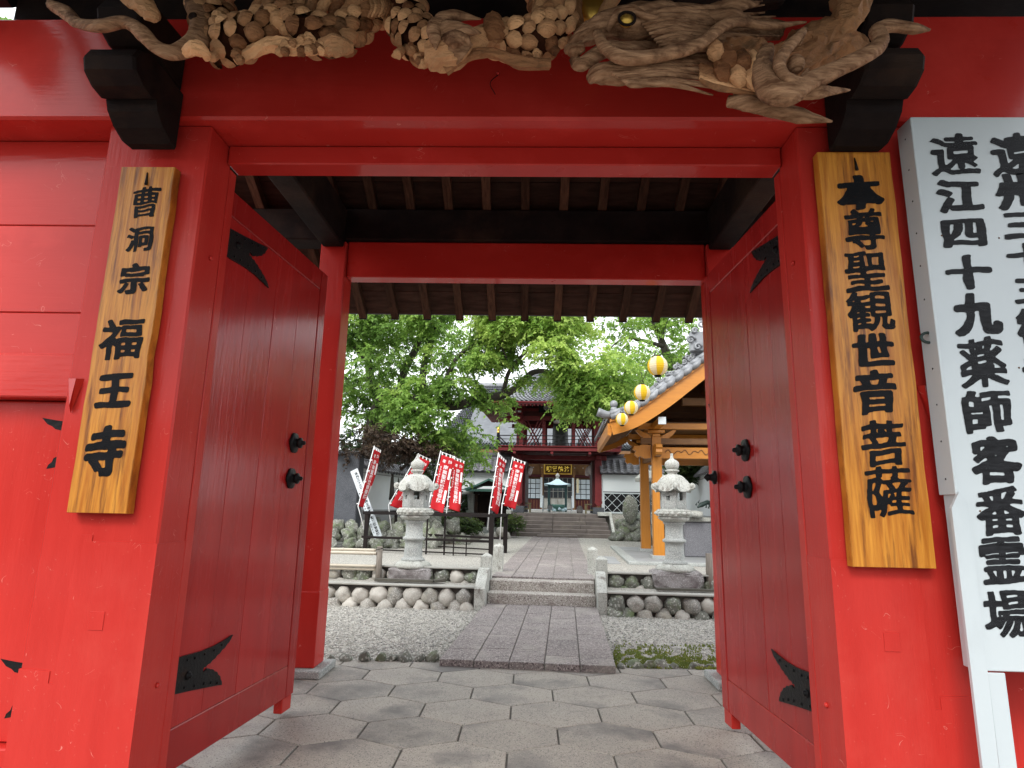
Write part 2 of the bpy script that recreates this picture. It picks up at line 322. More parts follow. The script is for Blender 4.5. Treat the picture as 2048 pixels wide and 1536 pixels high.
def leafmat(name, a, b, c, tr=.4):
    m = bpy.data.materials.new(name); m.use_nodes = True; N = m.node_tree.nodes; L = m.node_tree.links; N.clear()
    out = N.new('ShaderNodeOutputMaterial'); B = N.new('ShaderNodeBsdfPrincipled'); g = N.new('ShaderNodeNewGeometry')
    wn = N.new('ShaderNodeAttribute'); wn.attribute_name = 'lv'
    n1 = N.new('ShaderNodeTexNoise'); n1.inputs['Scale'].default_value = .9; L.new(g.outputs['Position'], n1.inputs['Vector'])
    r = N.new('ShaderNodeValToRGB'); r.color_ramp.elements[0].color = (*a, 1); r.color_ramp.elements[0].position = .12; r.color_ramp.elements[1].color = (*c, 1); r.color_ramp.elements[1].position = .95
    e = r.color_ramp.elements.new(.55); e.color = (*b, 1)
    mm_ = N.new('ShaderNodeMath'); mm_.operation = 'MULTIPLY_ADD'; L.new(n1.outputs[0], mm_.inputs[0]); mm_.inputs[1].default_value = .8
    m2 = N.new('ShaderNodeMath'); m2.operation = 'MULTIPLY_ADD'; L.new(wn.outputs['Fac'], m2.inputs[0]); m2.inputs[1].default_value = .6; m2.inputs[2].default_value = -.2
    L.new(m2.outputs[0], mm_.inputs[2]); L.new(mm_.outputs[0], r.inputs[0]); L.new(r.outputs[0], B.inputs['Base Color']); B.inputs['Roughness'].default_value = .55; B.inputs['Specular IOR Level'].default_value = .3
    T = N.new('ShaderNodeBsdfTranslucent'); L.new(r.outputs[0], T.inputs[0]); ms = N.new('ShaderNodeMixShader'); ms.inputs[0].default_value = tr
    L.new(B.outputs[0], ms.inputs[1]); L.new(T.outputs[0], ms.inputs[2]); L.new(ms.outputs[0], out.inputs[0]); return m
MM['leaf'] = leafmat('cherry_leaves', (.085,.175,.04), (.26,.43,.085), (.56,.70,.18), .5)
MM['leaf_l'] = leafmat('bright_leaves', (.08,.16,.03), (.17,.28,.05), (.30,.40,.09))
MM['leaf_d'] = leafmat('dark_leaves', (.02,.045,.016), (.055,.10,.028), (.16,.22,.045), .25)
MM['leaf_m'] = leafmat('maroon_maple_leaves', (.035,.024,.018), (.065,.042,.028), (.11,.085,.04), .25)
def wood_sign(name):
    m = mat(name, (.64,.27,.035), (.38,.115,.010), 6, (9,1,.5), .38, .08, .18, 14, (9,1,.5), c3=(.17,.05,.008), c3sc=4.5, c3t=(.50,.66), c3st=(8,1,.5), coat=.15, cr=.15, spec=.3)
    return m
MM['plq'] = wood_sign('varnished_plaque_wood')

# ------------------------------------------------------------------ lettering
_gl = {}
def glyph(ch, off=.018):
    k = (ch, off)
    if k in _gl: return _gl[k]
    c = bpy.data.curves.new('g', 'FONT'); c.body = ch; c.size = 1; c.offset = off; c.resolution_u = 5
    o = bpy.data.objects.new('g', c); COL.objects.link(o); dg = bpy.context.evaluated_depsgraph_get()
    me = bpy.data.meshes.new_from_object(o.evaluated_get(dg)); bpy.data.objects.remove(o); bpy.data.curves.remove(c)
    vs = [tuple(v.co) for v in me.vertices]; fs = [tuple(p.vertices) for p in me.polygons]
    bpy.data.meshes.remove(me)
    if not vs: _gl[k] = ([], []); return _gl[k]
    xs = [v[0] for v in vs]; ys = [v[1] for v in vs]; x0, x1, y0, y1 = min(xs), max(xs), min(ys), max(ys)
    w_, h_ = max(x1-x0, 1e-3), max(y1-y0, 1e-3)
    vs = [((v[0]-x0)/w_-.5, (v[1]-y0)/h_-.5) for v in vs]
    _gl[k] = (vs, fs); return _gl[k]
def _field(ch, off, N=112):
    """ink field of a glyph: stroke widened more across than down, corners softened like a loaded brush"""
    vs, fs = glyph(ch, 0); r = off*1.25+.009; pad = .10; f = np.zeros((N, N)); S = N*(1-2*pad)
    gx = (np.arange(N)+.5); GX, GY = np.meshgrid(gx, gx)
    P = [((a+.5)*S+pad*N, (b+.5)*S+pad*N) for a, b in vs]
    for F in fs:
        for k in range(1, len(F)-1):
            a, b, c = P[F[0]], P[F[k]], P[F[k+1]]
            x0, x1 = int(max(0, min(a[0], b[0], c[0])-1)), int(min(N, max(a[0], b[0], c[0])+2)); y0, y1 = int(max(0, min(a[1], b[1], c[1])-1)), int(min(N, max(a[1], b[1], c[1])+2))
            X = GX[y0:y1, x0:x1]; Y = GY[y0:y1, x0:x1]
            d1 = (b[0]-a[0])*(Y-a[1])-(b[1]-a[1])*(X-a[0]); d2 = (c[0]-b[0])*(Y-b[1])-(c[1]-b[1])*(X-b[0]); d3 = (a[0]-c[0])*(Y-c[1])-(a[1]-c[1])*(X-c[0])
            f[y0:y1, x0:x1] = np.maximum(f[y0:y1, x0:x1], (((d1 >= -1) & (d2 >= -1) & (d3 >= -1)) | ((d1 <= 1) & (d2 <= 1) & (d3 <= 1))).astype(float))
    fx = np.fft.fftfreq(N)[None, :]; fy = np.fft.fftfreq(N)[:, None]
    def blur(g, sx, sy): return np.real(np.fft.ifft2(np.fft.fft2(g)*np.exp(-2*PI*PI*(fx*fx*sx*sx+fy*fy*sy*sy))))
    rx, ry = r*N*1.3, r*N*.95
    if rx > .5:
        X = np.minimum(np.arange(N), N-np.arange(N)); k = ((X[None, :]/max(rx, .6))**2+(X[:, None]/max(ry, .6))**2 <= 1).astype(float)
        f = (np.real(np.fft.ifft2(np.fft.fft2(f)*np.fft.fft2(k))) > .5).astype(float)
    return blur(f, 1.25, 1.1)
_br = {}
def brush(ch, off=.022, seed=0, slant=.11, depth=0.0):
    """glyph with a brush hand: rising horizontals, swelling strokes; x,z in -.5...5"""
    k_ = (ch, off)
    if k_ not in _br:
        f = _field(ch, off); N = f.shape[0]; q = f > .5; ys, xs = np.where(q); V_ = []; F_ = []
        ok = q[:-1, :-1] & q[:-1, 1:] & q[1:, 1:] & q[1:, :-1]
        for y in range(N-1):
            x = 0
            while x < N-1:
                if ok[y, x]:
                    e = x
                    while e < N-1 and ok[y, e] and e-x < 5: e += 1
                    n = len(V_); V_ += [(x, y), (e, y), (e, y+1), (x, y+1)]; F_.append((n, n+1, n+2, n+3)); x = e; continue
                c = [(x, y), (x+1, y), (x+1, y+1), (x, y+1)]; vals = [f[p[1], p[0]]-.5 for p in c]
                if max(vals) > 0:
                    pl_ = []
                    for i in range(4):
                        a, b = vals[i], vals[(i+1) % 4]; pa, pb = c[i], c[(i+1) % 4]
                        if a > 0: pl_.append(pa)
                        if (a > 0) != (b > 0): t = a/(a-b); pl_.append((pa[0]+(pb[0]-pa[0])*t, pa[1]+(pb[1]-pa[1])*t))
                    if len(pl_) >= 3: n = len(V_); V_ += pl_; F_.append(tuple(range(n, n+len(pl_))))
                x += 1
        x0, x1, y0, y1 = xs.min(), xs.max(), ys.min(), ys.max()
        _br[k_] = ([((a-x0)/(x1-x0)-.5, (b-y0)/(y1-y0)-.5) for a, b in V_], F_)
    V_, F_ = _br[k_]; out = []
    for x, z in V_:
        nx = noise.noise(Vector((x*2.6+seed*5.1, z*2.6, seed))); nz_ = noise.noise(Vector((x*2.6, z*2.6+seed*3.3, seed+8)))
        n2 = noise.noise(Vector((x*11, z*11, seed*2.7)))*.010; n3 = noise.noise(Vector((x*11+5, z*11, seed*1.7)))*.010
        out.append((x+nx*.05+n2, 0, z+slant*x*(1-abs(x)*.5)+nz_*.045+n3-.05*x*x))
    mb = MB(); mb.add(out, F_); return mb
# ================================================================== ground, paving, path, steps, walls
struct(MB().box(-300, 300, -150, 500, -.30, -.03), 'ground', MM['earth'], court=False)
m = MB()      # gate floor slab under the pavers
m.box(-6, 6, -3.0, 5.46, -.028, -.012); floor = struct(m, 'gate_floor', MM['joint'], court=False)
# elongated hexagonal pavers
W2, EH, PY = .2875, .125, .385
yref = 4.39-.125
for j in range(-16, 4):
    yc = yref+.0+PY*j; off = 0 if j % 2 == 0 else .2875
    if yc > 5.6 or yc < -1.2: continue
    for i in range(-9, 10):
        xc = .195+.575*i+off; g = .0035+.0015*noise.noise(Vector((i, j, 0)))
        if xc < -4.2 or xc > 4.2: continue
        P = [(xc-W2+g, yc-EH), (xc, yc-(PY-EH)+g), (xc+W2-g, yc-EH), (xc+W2-g, yc+EH), (xc, yc+(PY-EH)-g), (xc-W2+g, yc+EH)]
        if yc-(PY-EH) > 5.45: continue
        P = [(xc+(a-xc)*.992, yc+(b-yc)*.990) for a, b in P]
        P2 = []      # clip at the kerb line
        for k in range(6):
            a, b = P[k], P[(k+1) % 6]; ia, ib = a[1] <= 5.455, b[1] <= 5.455
            if ia: P2.append(a)
            if ia != ib: t = (5.455-a[1])/(b[1]-a[1]); P2.append((a[0]+(b[0]-a[0])*t, 5.455))
        if len(P2) < 3: continue
        vis = yc > 2.2 and abs(xc) < 2.2
        m = MB(); n = len(P2); cx = sum(p[0] for p in P2)/n; cy2 = sum(p[1] for p in P2)/n; dz = .003*noise.noise(Vector((i*3, j*3, 1)))
        k = .985
        vs = [(p[0], p[1], -.02) for p in P2]+[(p[0], p[1], -.003+dz) for p in P2]+[(cx+(p[0]-cx)*k, cy2+(p[1]-cy2)*k, dz) for p in P2]
        fs = [(a_*n+i_, a_*n+(i_+1) % n, (a_+1)*n+(i_+1) % n, (a_+1)*n+i_) for a_ in (0, 1) for i_ in range(n)]+[tuple(range(2*n, 3*n))]
        m.add(vs, fs); m.build('paver', MM['hex'], floor)
ZC = .33
struct(MB().box(-6, 6, 5.458, 5.475, -.03, -.004), 'threshold_kerb', MM['concrete'], court=False)
m = MB(); m.box(-14, 14, 5.478, 9.6, -.03, -.002); gl = struct(m, 'lower_gravel', MM['gravel'], court=False)
m = MB(); m.box(-60, 60, 8.86, 21.6, -.03, ZC); struct(m, 'court_gravel', MM['gravel'])
m = MB(); m.box(-60, -2.4, 15.2, 21.0, ZC-.05, ZC+.02); struct(m, 'rock_garden_soil', MM['earth'])
m = MB(); m.box(-60, 60, 21.5, 120, -.03, 1.05); struct(m, 'upper_terrace', MM['gravel'])
# loose pebbles in the near gravel
rnd = random.Random(11); m = MB(); ico = ICO(1)
base = [Vector(p) for p in ico[0]]
V_, F_ = [], []
for i in range(15000):
    u = rnd.uniform(-3.4, 2.6); v = 5.42+2.55*rnd.random()**1.2
    if v*math.cos(COURT)-u*math.sin(COURT) < 5.49: continue
    if -1.05 < u < .44: continue
    r = rnd.uniform(.005, .013); a = rnd.random()*6.3; n0 = len(V_); sx, sy, sz = r*rnd.uniform(.7, 1.3), r, r*.6
    vs = [(sx*math.cos(t+a), sy*math.sin(t+a), 0) for t in (0, 1.26, 2.5, 3.8, 5.0)]
    V_ += [(u+p[0], v+p[1], .001) for p in vs]+[(u+p[0]*.6, v+p[1]*.6, .001+sz) for p in vs]
    F_ += [(n0+k, n0+(k+1) % 5, n0+5+(k+1) % 5, n0+5+k) for k in range(5)]+[tuple(n0+5+k for k in range(5))]
m.add(V_, F_); o = m.build('loose_pebbles', MM['pebble']); o['kind'] = 'stuff'; o.rotation_euler = (0, 0, -COURT)

# stone slab path: two flights of paving with five lanes
def slab_path(nm, u0, u1, v0, v1, z, th, lanes, ln, seed, side=True, conv=0):
    bed = MB(); bed.box(u0+.01, u1-.01, v0+.01, v1, z-th, z-.014); b = struct(bed, nm, MM['joint'])
    rnd = random.Random(seed); wd = (u1-u0)/lanes
    for L in range(lanes):
        v = v0; first = True
        while v < v1-.05:
            l_ = ln*rnd.uniform(.85, 1.15); 
            if first: l_ *= rnd.uniform(.5, 1); first = False
            e = min(v+l_, v1); 
            if v1-e < .15: e = v1
            dz = rnd.uniform(-.0015, .0015)
            MB().box(u0+L*wd+.004, u0+(L+1)*wd-.004, v+.002, e-.002, z-th+.002, z+dz, .004).build('slab', MM['stonepath'], b); v = e
    return b
slab_path('stone_path', -1.035, .418, 5.30, 8.21, .055, .07, 5, .55, 3)
slab_path('upper_stone_path', -1.01, .41, 8.74, 19.9, ZC+.012, .04, 5, .75, 5)
# two steps
st = thing('entrance_steps', 'two speckled granite steps joining the lower path to the upper path', 'steps', (-.3, 8.25, .05))
MB().box(-1.005, .40, 8.215, 8.50, .0, .19, .008).build('tread', MM['step'], st)
MB().box(-1.0, .395, 8.46, 8.735, .0, .318, .008).build('tread', MM['step'], st)
# short granite posts and sloping cheeks either side of the steps
def newel(u, v, z0, z1, w_, label):
    m = MB(); h = w_/2; c = .012
    m.lathe([(h*1.30, z0), (h*1.41, z0+.01), (h*1.41, z1-.05), (h*1.25, z1-.035), (.001, z1)], 4, (u, v, 0), rot=PI/4, smooth=False)
    return m.single('granite_post', MM['granite_w'], label, 'post', (u, v, z0), group=None)
newel(-1.075, 8.62, 0, .66, .15, 'short granite post with pyramid top left of the steps, the nearer one')
newel(-.99, 9.35, .25, .75, .145, 'short granite post with pyramid top left of the path, the farther one')
newel(.50, 8.62, 0, .66, .15, 'short granite post with pyramid top right of the steps, the nearer one')
newel(.41, 9.35, .25, .735, .145, 'short granite post with pyramid top right of the path, the farther one')
def cheek(u0, u1, label):
    m = MB(); m.prism([(8.0, 0), (8.0, .26), (8.06, .31), (8.32, .47), (8.54, .47), (8.54, 0)], u0, u1, 'x'); return m.single('step_cheek', MM['granite_w'], label, 'kerb', ((u0+u1)/2, 8.2, 0))
cheek(-1.145, -1.01, 'sloping granite cheek stone at the left end of the two steps'); cheek(.407, .53, 'sloping granite cheek stone at the right end of the two steps')

def boulder(name, parent, c, r, seed, mt, n=3, wob=.22):
    m = MB(); m.ball(c, r, n, wob=wob, seed=seed); return m.build(name, mt, parent)
SB = [MB().ball((0, 0, 0), (1, 1, 1), 3, wob=.27, seed=s+1).mesh('stone', MM['boulder']) for s in range(7)]
SBW = [MB().ball((0, 0, 0), (1, 1, 1), 3, wob=.34, seed=s+21).mesh('stone', MM['mossrock']) for s in range(5)]
def boulder_wall(u0, u1, v, z0, z1, pitch, label, seed, mossy=0.0, cap=True, low=True):
    t = thing('stone_wall', label, 'wall', ((u0+u1)/2, v, z0)); rnd = random.Random(seed)
    MB().box(u0, u1, v+.09, v+.10, z0-.02, z1-.03).build('backing', MM['mortar'], t)
    if cap: MB().box(u0, u1, v+.0, v+.10, z1-.024, z1, .006).build('coping', MM['coping'], t)
    def st_(u, z, r, w_, dv=0):
        me = rnd.choice(SBW if rnd.random() < mossy else SB)
        place(me, 'stone', t, (u, v+.095+dv, z), (rnd.uniform(-.5, .5), rnd.uniform(-3, 3), rnd.uniform(-3, 3)), (w_, r, r))
    n = max(1, round((u1-u0)/pitch)); p = (u1-u0)/n; rr = p*.49
    zt = z1-.03-rr*1.02
    for i in range(n):
        st_(u0+p*(i+.5)+rnd.uniform(-.012, .012), zt+rnd.uniform(-.012, .010), rr*rnd.uniform(.92, 1.08), rr*rnd.uniform(.92, 1.12), -.02)
    if low:
        for i in range(n+1):
            uu = u0+p*i; uu = min(max(uu, u0+p*.4), u1-p*.4)
            st_(uu, zt-rr*1.28+rnd.uniform(-.006, .006), rr*rnd.uniform(.9, .98), rr*rnd.uniform(.9, 1.0), -.055)
    return t
boulder_wall(-6.2, -1.15, 8.0, 0, .283, .225, 'lower wall of pale round river stones left of the steps', 4)
boulder_wall(.535, 5.5, 7.95, 0, .283, .225, 'lower wall of stained round river stones right of the steps', 9, .6)
struct(MB().box(-14, -1.15, 8.105, 8.87, -.03, .258), 'left_ledge', MM['gravel']); struct(MB().box(.535, 14, 8.055, 8.87, -.03, .258), 'right_ledge', MM['gravel'])
boulder_wall(-6.2, -1.15, 8.58, .255, .455, .215, 'upper wall of mixed round stones left of the path, behind the lantern base', 14, .4)
boulder_wall(.58, 5.5, 8.58, .255, .455, .215, 'upper wall of lichened round stones right of the path, behind the lantern base', 19, .6)
# old planks lying on the ledges
def plank(pts, w_, th, label):
    m = MB(); P = [Vector(p) for p in pts]
    for i in range(len(P)-1):
        a, b = P[i], P[i+1]; d = (b-a).normalized(); s = Vector((-d.y, d.x, 0))*w_/2
        q = [a-s, b-s, b+s, a+s]; m.add([*q, *[x+Vector((0, 0, th)) for x in q]], [(0,3,2,1),(4,5,6,7),(0,1,5,4),(1,2,6,5),(2,3,7,6),(3,0,4,7)])
    return m.single('old_plank', MM['plank'], label, 'plank', tuple(P[0]))
plank([(-2.55, 8.36, .272), (-1.75, 8.36, .272), (-1.62, 8.46, .285)], .08, .035, 'bent mossy plank lying in front of the left lantern base')
plank([(1.18, 8.33, .272), (2.0, 8.36, .272)], .07, .03, 'straight mossy plank lying in front of the right lantern base')
# edge stones and moss where gravel meets the paving
rnd = random.Random(3)
kb = thing('edging_stones', 'row of small mossy stones between paving and gravel left of the path', 'edging', (-1.5, 5.3, 0))
for i, (px_, r) in enumerate(((660, .05), (690, .06), (728, .075), (760, .06), (782, .055), (808, .085), (838, .055), (863, .075))):
    p = cg(px_, 1322, 0); place(SBW[i % 5], 'stone', kb, (p.x, p.y+.02, .01), (rnd.random(), rnd.random(), rnd.random()*6), (r, r*.7, r*.62))
kb = thing('edging_stones', 'row of dark flat stones and moss between paving and gravel right of the path', 'edging', (.8, 5.5, 0))
for i, (px_, r) in enumerate(((1243, .06), (1272, .08), (1298, .07), (1322, .075), (1350, .05), (1385, .05), (1420, .05))):
    p = cg(px_, 1336, 0); place(SBW[i % 5], 'stone', kb, (p.x, p.y+.02, .0), (rnd.random(), rnd.random(), rnd.random()*6), (r, r*.7, r*.5))
m = MB(); V_, F_ = [], []
for i in range(5200):
    px_ = rnd.uniform(1228, 1440); t = (px_-1228)/212; 
    py_ = rnd.gauss(1318+14*t, 7+ (1-t)*6) if rnd.random() < .85 else rnd.uniform(1290, 1335)
    if noise.noise(Vector((px_*.05, py_*.11, 2))) < -.12: continue
    if py_ > 1336+t*4: continue
    p = cg(px_, py_, 0); r = rnd.uniform(.006, .014); n0 = len(V_); a = rnd.random()*6.3
    V_ += [(p.x+r*math.cos(a+t_), p.y+r*math.sin(a+t_), .0) for t_ in (0, 2.1, 4.2)]+[(p.x, p.y, r*rnd.uniform(1, 2))]; F_ += [(n0, n0+1, n0+3), (n0+1, n0+2, n0+3), (n0+2, n0, n0+3)]
m.add(V_, F_); o = m.build('moss', MM['moss']); o['kind'] = 'stuff'; o.rotation_euler = (0, 0, -COURT)

# street behind the viewer; unseen hedge added to keep low sky light off the gate
m = MB(); rnd = random.Random(77)
for i in range(46): m.ball((-27+i*1.2+rnd.uniform(-.3, .3), -10.5+rnd.uniform(-.5, .5), 1.3+rnd.uniform(-.2, .5)), (1.1, .9, 1.7+rnd.uniform(-.2, .6)), 2, wob=.3, seed=i)
struct(m, 'added_hedge_blocker', MM['leaf_d'], court=False)
struct(MB().box(-30, 30, -9.4, -3.05, -.03, -.01), 'street', MM['concrete'], court=False)
# ================================================================== the gate
YP = 2.50; ZB = 3.03
LO, LI, RI, RO = -1.985, -1.502, 1.191, 1.68
gate = thing('temple_gate', 'big red lacquered temple gate with both door leaves standing open', 'gate', (-.15, 2.6, 0), court=False)
def gb(name, m, x0, x1, y0, y1, z0, z1, b=.006, label=None, parent=None):
    return MB().box(x0, x1, y0, y1, z0, z1, b).build(name, m, parent or gate, label)
# main posts: upper shaft and a spliced lower section whose joint steps down
for s, xo, xi in ((-1, LO, LI), (1, RO, RI)):
    p = gb('post', MM['redv'], min(xo, xi), max(xo, xi), YP, YP+.205, 0, ZB, .008, 'tall square red post beside the opening')
    def X(f): return xi+(xo-xi)*f
    prof = [(X(-.004), 0), (X(-.004), 1.135), (X(.56), 1.14), (X(.56), 1.165), (X(.66), 1.165), (X(.70), .95), (X(.685), .94), (X(.70), .60), (X(.745), .60), (X(.745), .645), (X(1.004), .65), (X(1.004), 0)]
    MB().prism(prof, YP-.0035, YP+.2).build('splice', MM['redv'], p)
    q = X(.42); MB().box(q-.03, q+.03, YP-.0065, YP+.02, .80, .87, .001).build('plug', MM['redv'], p)
    for z in (.57, 2.42):
        MB().lathe([(0, .012), (.009, .009), (.012, 0)], 12, T=Matrix.Translation((xi-.002*s, YP+.12, z)) @ Matrix.Rotation(-s*PI/2, 4, 'Y')).build('bolt_head', MM['red'], p)
# lantern hook plates (folded red tin) on the outer faces
for s, x, zz in ((-1, fr(150, 785, YP)[0], fr(150, 785, YP)[2]), (1, fr(1852, 800, YP)[0], fr(1852, 800, YP)[2])):
    m = MB(); a = .035
    m.add([(x-a, YP-.004, zz+.06), (x+a, YP-.004, zz+.06), (x+a*.5*-s, YP-.03, zz+.055), (x, YP-.006, zz-.09), (x+a*.2*-s, YP-.03, zz-.06)], [(0, 2, 4, 3), (2, 1, 3, 4)])
    m.build('tin_bracket', MM['red'], gate)
# great cross beam and lintel
gb('crossbeam', MM['red'], -5.2, 4.6, 2.45, 2.85, ZB, 3.57, .012, 'huge red beam across both posts')
gb('lintel', MM['red'], LI+.004, RI-.004, 2.66, 2.775, 2.93, ZB-.002, .006)
gb('door_jamb', MM['redv'], LI-.10, LI+.0, YP+.21, YP+.27, 0.02, 2.93, .004); gb('door_jamb', MM['redv'], RI, RI+.10, YP+.21, YP+.27, 0.02, 2.93, .004)
# side walls: horizontal boards over a rail, small side door below
def sidewall(x0, x1):
    wl = gb('side_wall', MM['red'], x0, x1, 2.70, 2.76, 0, ZB-.003, 0)
    for z0, z1 in ((2.583, 3.026), (2.15, 2.58), (1.945, 2.147)):
        MB().box(x0, x1, 2.625, 2.70, z0, z1, .0035).build('board', MM['red'], wl)
    MB().box(x0, x1, 2.585, 2.70, 1.745, 1.943, .006).build('rail', MM['red'], wl)
    n = 5; wd = (x1-x0)/n
    for i in range(n): MB().box(x0+i*wd+.002, x0+(i+1)*wd-.002, 2.675, 2.70, .32, 1.74, .004).build('door_board', MM['redv'], wl)
    MB().box(x0, x1, 2.62, 2.70, 0, .315, .006).build('sill', MM['red'], wl)
    return wl
swl = sidewall(-5.1, LO-.002); swr = sidewall(RO+.002, 4.5)
def fishtail(L, h, T, parent):       # forked strap hinge: s along, z up
    top = [(0, .07), (.05, .072), (.16, .085), (.27, .095), (.36, .105), (.46, .125), (.56, .155), (.63, .18), (.60, .145), (.575, .13), (.56, .115), (.535, .105), (.52, .09), (.495, .08), (.48, .066), (.455, .058), (.44, .045), (.415, .04), (.40, .028), (.385, .03), (.38, .005)]
    bot = [(.40, .012), (.415, .022), (.435, .022), (.45, .012), (.47, .016), (.49, .004), (.51, .004), (.525, -.012), (.545, -.018), (.55, -.034), (.565, -.045), (.57, -.062), (.52, -.062), (.42, -.065), (.28, -.068), (.14, -.07), (0, -.07)]
    pr = [(a*L/.63, b*h-.10*(a/.63)**1.3) for a, b in top+bot]
    o = MB().prism(pr, 0, .008, 'y', T=T).build('strap_hinge', MM['iron'], parent)
    m = MB()
    for a, b in [(.04, .05), (.04, -.05), (.14, .06), (.14, -.05), (.24, .07), (.30, .075), (.38, .09), (.46, .105), (.53, .13), (.24, -.05), (.32, -.05), (.40, -.045), (.46, -.045), (.52, -.05)]:
        m.lathe([(.007, 0), (.005, .004), (0, .006)], 8, T=T @ Matrix.Translation((a*L/.63, 0, b*h-.10*(a/.63)**1.3)) @ Matrix.Rotation(PI/2, 4, 'X'))
    m.lathe([(.02, 0), (.02, .004), (.012, .006), (.012, .014), (0, .018)], 12, T=T @ Matrix.Translation((.26*L/.63, 0, -.03)) @ Matrix.Rotation(PI/2, 4, 'X'))
    m.build('hinge_nails', MM['iron'], parent, kind='stuff'); return o
# tips of the side door's hinges peeping past the left post
for z in (1.585, .56):
    T = Matrix.Translation((LO-.60, 2.674, z))
    fishtail(.63, 1.0, T @ Matrix.Translation((.68, 0, 0)) @ Matrix.Scale(-1, 4, (1, 0, 0)) if z < 0 else T @ Matrix.Translation((1.0, 0, 0)) @ Matrix.Scale(-1, 4, (1, 0, 0)), swl)
# door leaves -------------------------------------------------------
def leaf(hinge, end, inner, knobs, studs):
    """hinge/end: plan points of the visible face; inner: +1 if the face looks towards +x"""
    h = Vector((hinge[0], hinge[1], 0)); e = Vector((end[0], end[1], 0)); Ld = (e-h).length; dx = (e-h).normalized()
    nrm = Vector((dx.y, -dx.x, 0))*inner       # out of the visible face
    T = Matrix(((dx.x, -nrm.x, 0, h.x), (dx.y, -nrm.y, 0, h.y), (0, 0, 1, 0), (0, 0, 0, 1)))   # local: x along leaf, y into leaf, z up
    z0, z1 = .115, 2.925
    d = MB()
    d.box(0, .105, 0, .065, z0, z1, .004, T); d.box(Ld-.10, Ld, 0, .065, z0, z1, .004, T)
    d.box(.107, Ld-.102, .002, .065, z0, .30, .004, T); d.box(.107, Ld-.102, .002, .065, z1-.14, z1, .004, T)
    d = d.build('door', MM['door'], gate, 'left door leaf, swung inward, lacquered dark red' if inner > 0 else 'right door leaf, swung inward, lacquered dark red')
    n = 4; a0, a1 = .109, Ld-.104
    for i in range(n):
        b0 = a0+(a1-a0)*i/n; b1 = a0+(a1-a0)*(i+1)/n
        MB().box(b0+.0012, b1-.0012, .003+.001*(i % 2), .05, .302, z1-.142, .0025, T).build('plank', MM['door'], d)
    MB().box(Ld-.13, Ld-.01, .005, .06, .03, z0, .004, T).build('foot', MM['red'], d)
    fishtail(.60, 1.0, T @ Matrix.Translation((.0, -.008, .54)), d)
    fishtail(.60, 1.0, T @ Matrix.Translation((.0, -.008, 2.62)) @ Matrix.Scale(-1, 4, (0, 0, 1)), d)
    for (sx, sz) in knobs:
        K = T @ Matrix.Translation((sx, -.001, sz)) @ Matrix.Rotation(PI/2, 4, 'X')
        MB().lathe([(.062, 0), (.06, .006), (.045, .012), (.03, .016), (.026, .028), (.034, .036), (.034, .046), (.02, .052), (.013, .056), (.013, .072), (.0, .078)], 24, T=K, lobes=lambda a, z: .10*abs(math.cos(a*3)) if z < .013 else 0).build('knob', MM['iron'], d)
    return d
dl = leaf((-1.600, 2.745), (-1.478, 4.13), 1, [(1.10, 1.68), (1.10, 1.455)], None)
dr = leaf((1.292, 2.745), (1.225, 4.11), -1, [(.80, 1.655), (.80, 1.445)], None)
# rear posts on base stones, rear beam
for x0, x1 in ((-1.85, -1.625), (1.505, 1.73)):
    p = gb('rear_post', MM['redv'], x0, x1, 4.93, 5.15, .06, 3.56, .008)
    MB().box(x0-.004, x1+.004, 4.926, 5.154, .062, .62, .004).build('splice', MM['redv'], p)
    gb('base_stone', MM['granite'], x0-.08, x1+.08, 4.85, 5.24, .001, .06, .008)
gb('rear_beam', MM['red'], -1.622, 1.502, 4.97, 5.11, 3.245, 3.575, .008)
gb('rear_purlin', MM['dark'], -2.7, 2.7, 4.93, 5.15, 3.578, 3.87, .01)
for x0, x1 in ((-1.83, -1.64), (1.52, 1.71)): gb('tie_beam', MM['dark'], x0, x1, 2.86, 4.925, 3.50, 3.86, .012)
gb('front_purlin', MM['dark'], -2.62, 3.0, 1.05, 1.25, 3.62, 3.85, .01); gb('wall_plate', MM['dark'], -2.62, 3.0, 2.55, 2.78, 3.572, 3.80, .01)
gb('added_gap_board', MM['dark'], -2.62, 3.0, 2.70, 2.76, 3.80, 4.45, 0)  # dark board added to stop light coming through above the crossbeam
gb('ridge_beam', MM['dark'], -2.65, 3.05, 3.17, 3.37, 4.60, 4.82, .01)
# rafters and ceiling boards
def zr(y): return 3.96-.62*(y-4.8)
xs = [-1.755+.3385*i for i in range(-3, 15)]
for x in xs:
    if x > 3.0: continue
    m = MB(); y0, y1 = 3.32, 6.03
    m.prism([(y0, zr(y0)), (y1, zr(y1)), (y1, zr(y1)+.095), (y0, zr(y0)+.095)], x-.036, x+.036, 'x')
    r_ = m.build('rafter', MM['rafter'], gate)
    MB().prism([(y1+.001, zr(y1)-.006), (y1+.02, zr(y1)-.006), (y1+.02, zr(y1)+.10), (y1+.001, zr(y1)+.10)], x-.04, x+.04, 'x').build('end_cap', MM['blackwood'], r_)
    m = MB(); y0, y1 = 3.22, .62; zf = lambda y: zr(6.54-y)
    m.prism([(y0, zf(y0)), (y1, zf(y1)), (y1, zf(y1)+.095), (y0, zf(y0)+.095)], x-.036, x+.036, 'x'); m.build('rafter', MM['rafter'], gate)
nb = 11
for i in range(nb):
    y0 = 3.27+(6.08-3.27)*i/nb; y1 = 3.27+(6.08-3.27)*(i+1)/nb-.004; dz = .097+.004*(i % 2)
    MB().prism([(y0, zr(y0)+dz), (y1, zr(y1)+dz), (y1, zr(y1)+dz+.022), (y0, zr(y0)+dz+.022)], -2.66, 3.06, 'x').build('ceiling_board', MM['ceil'], gate)
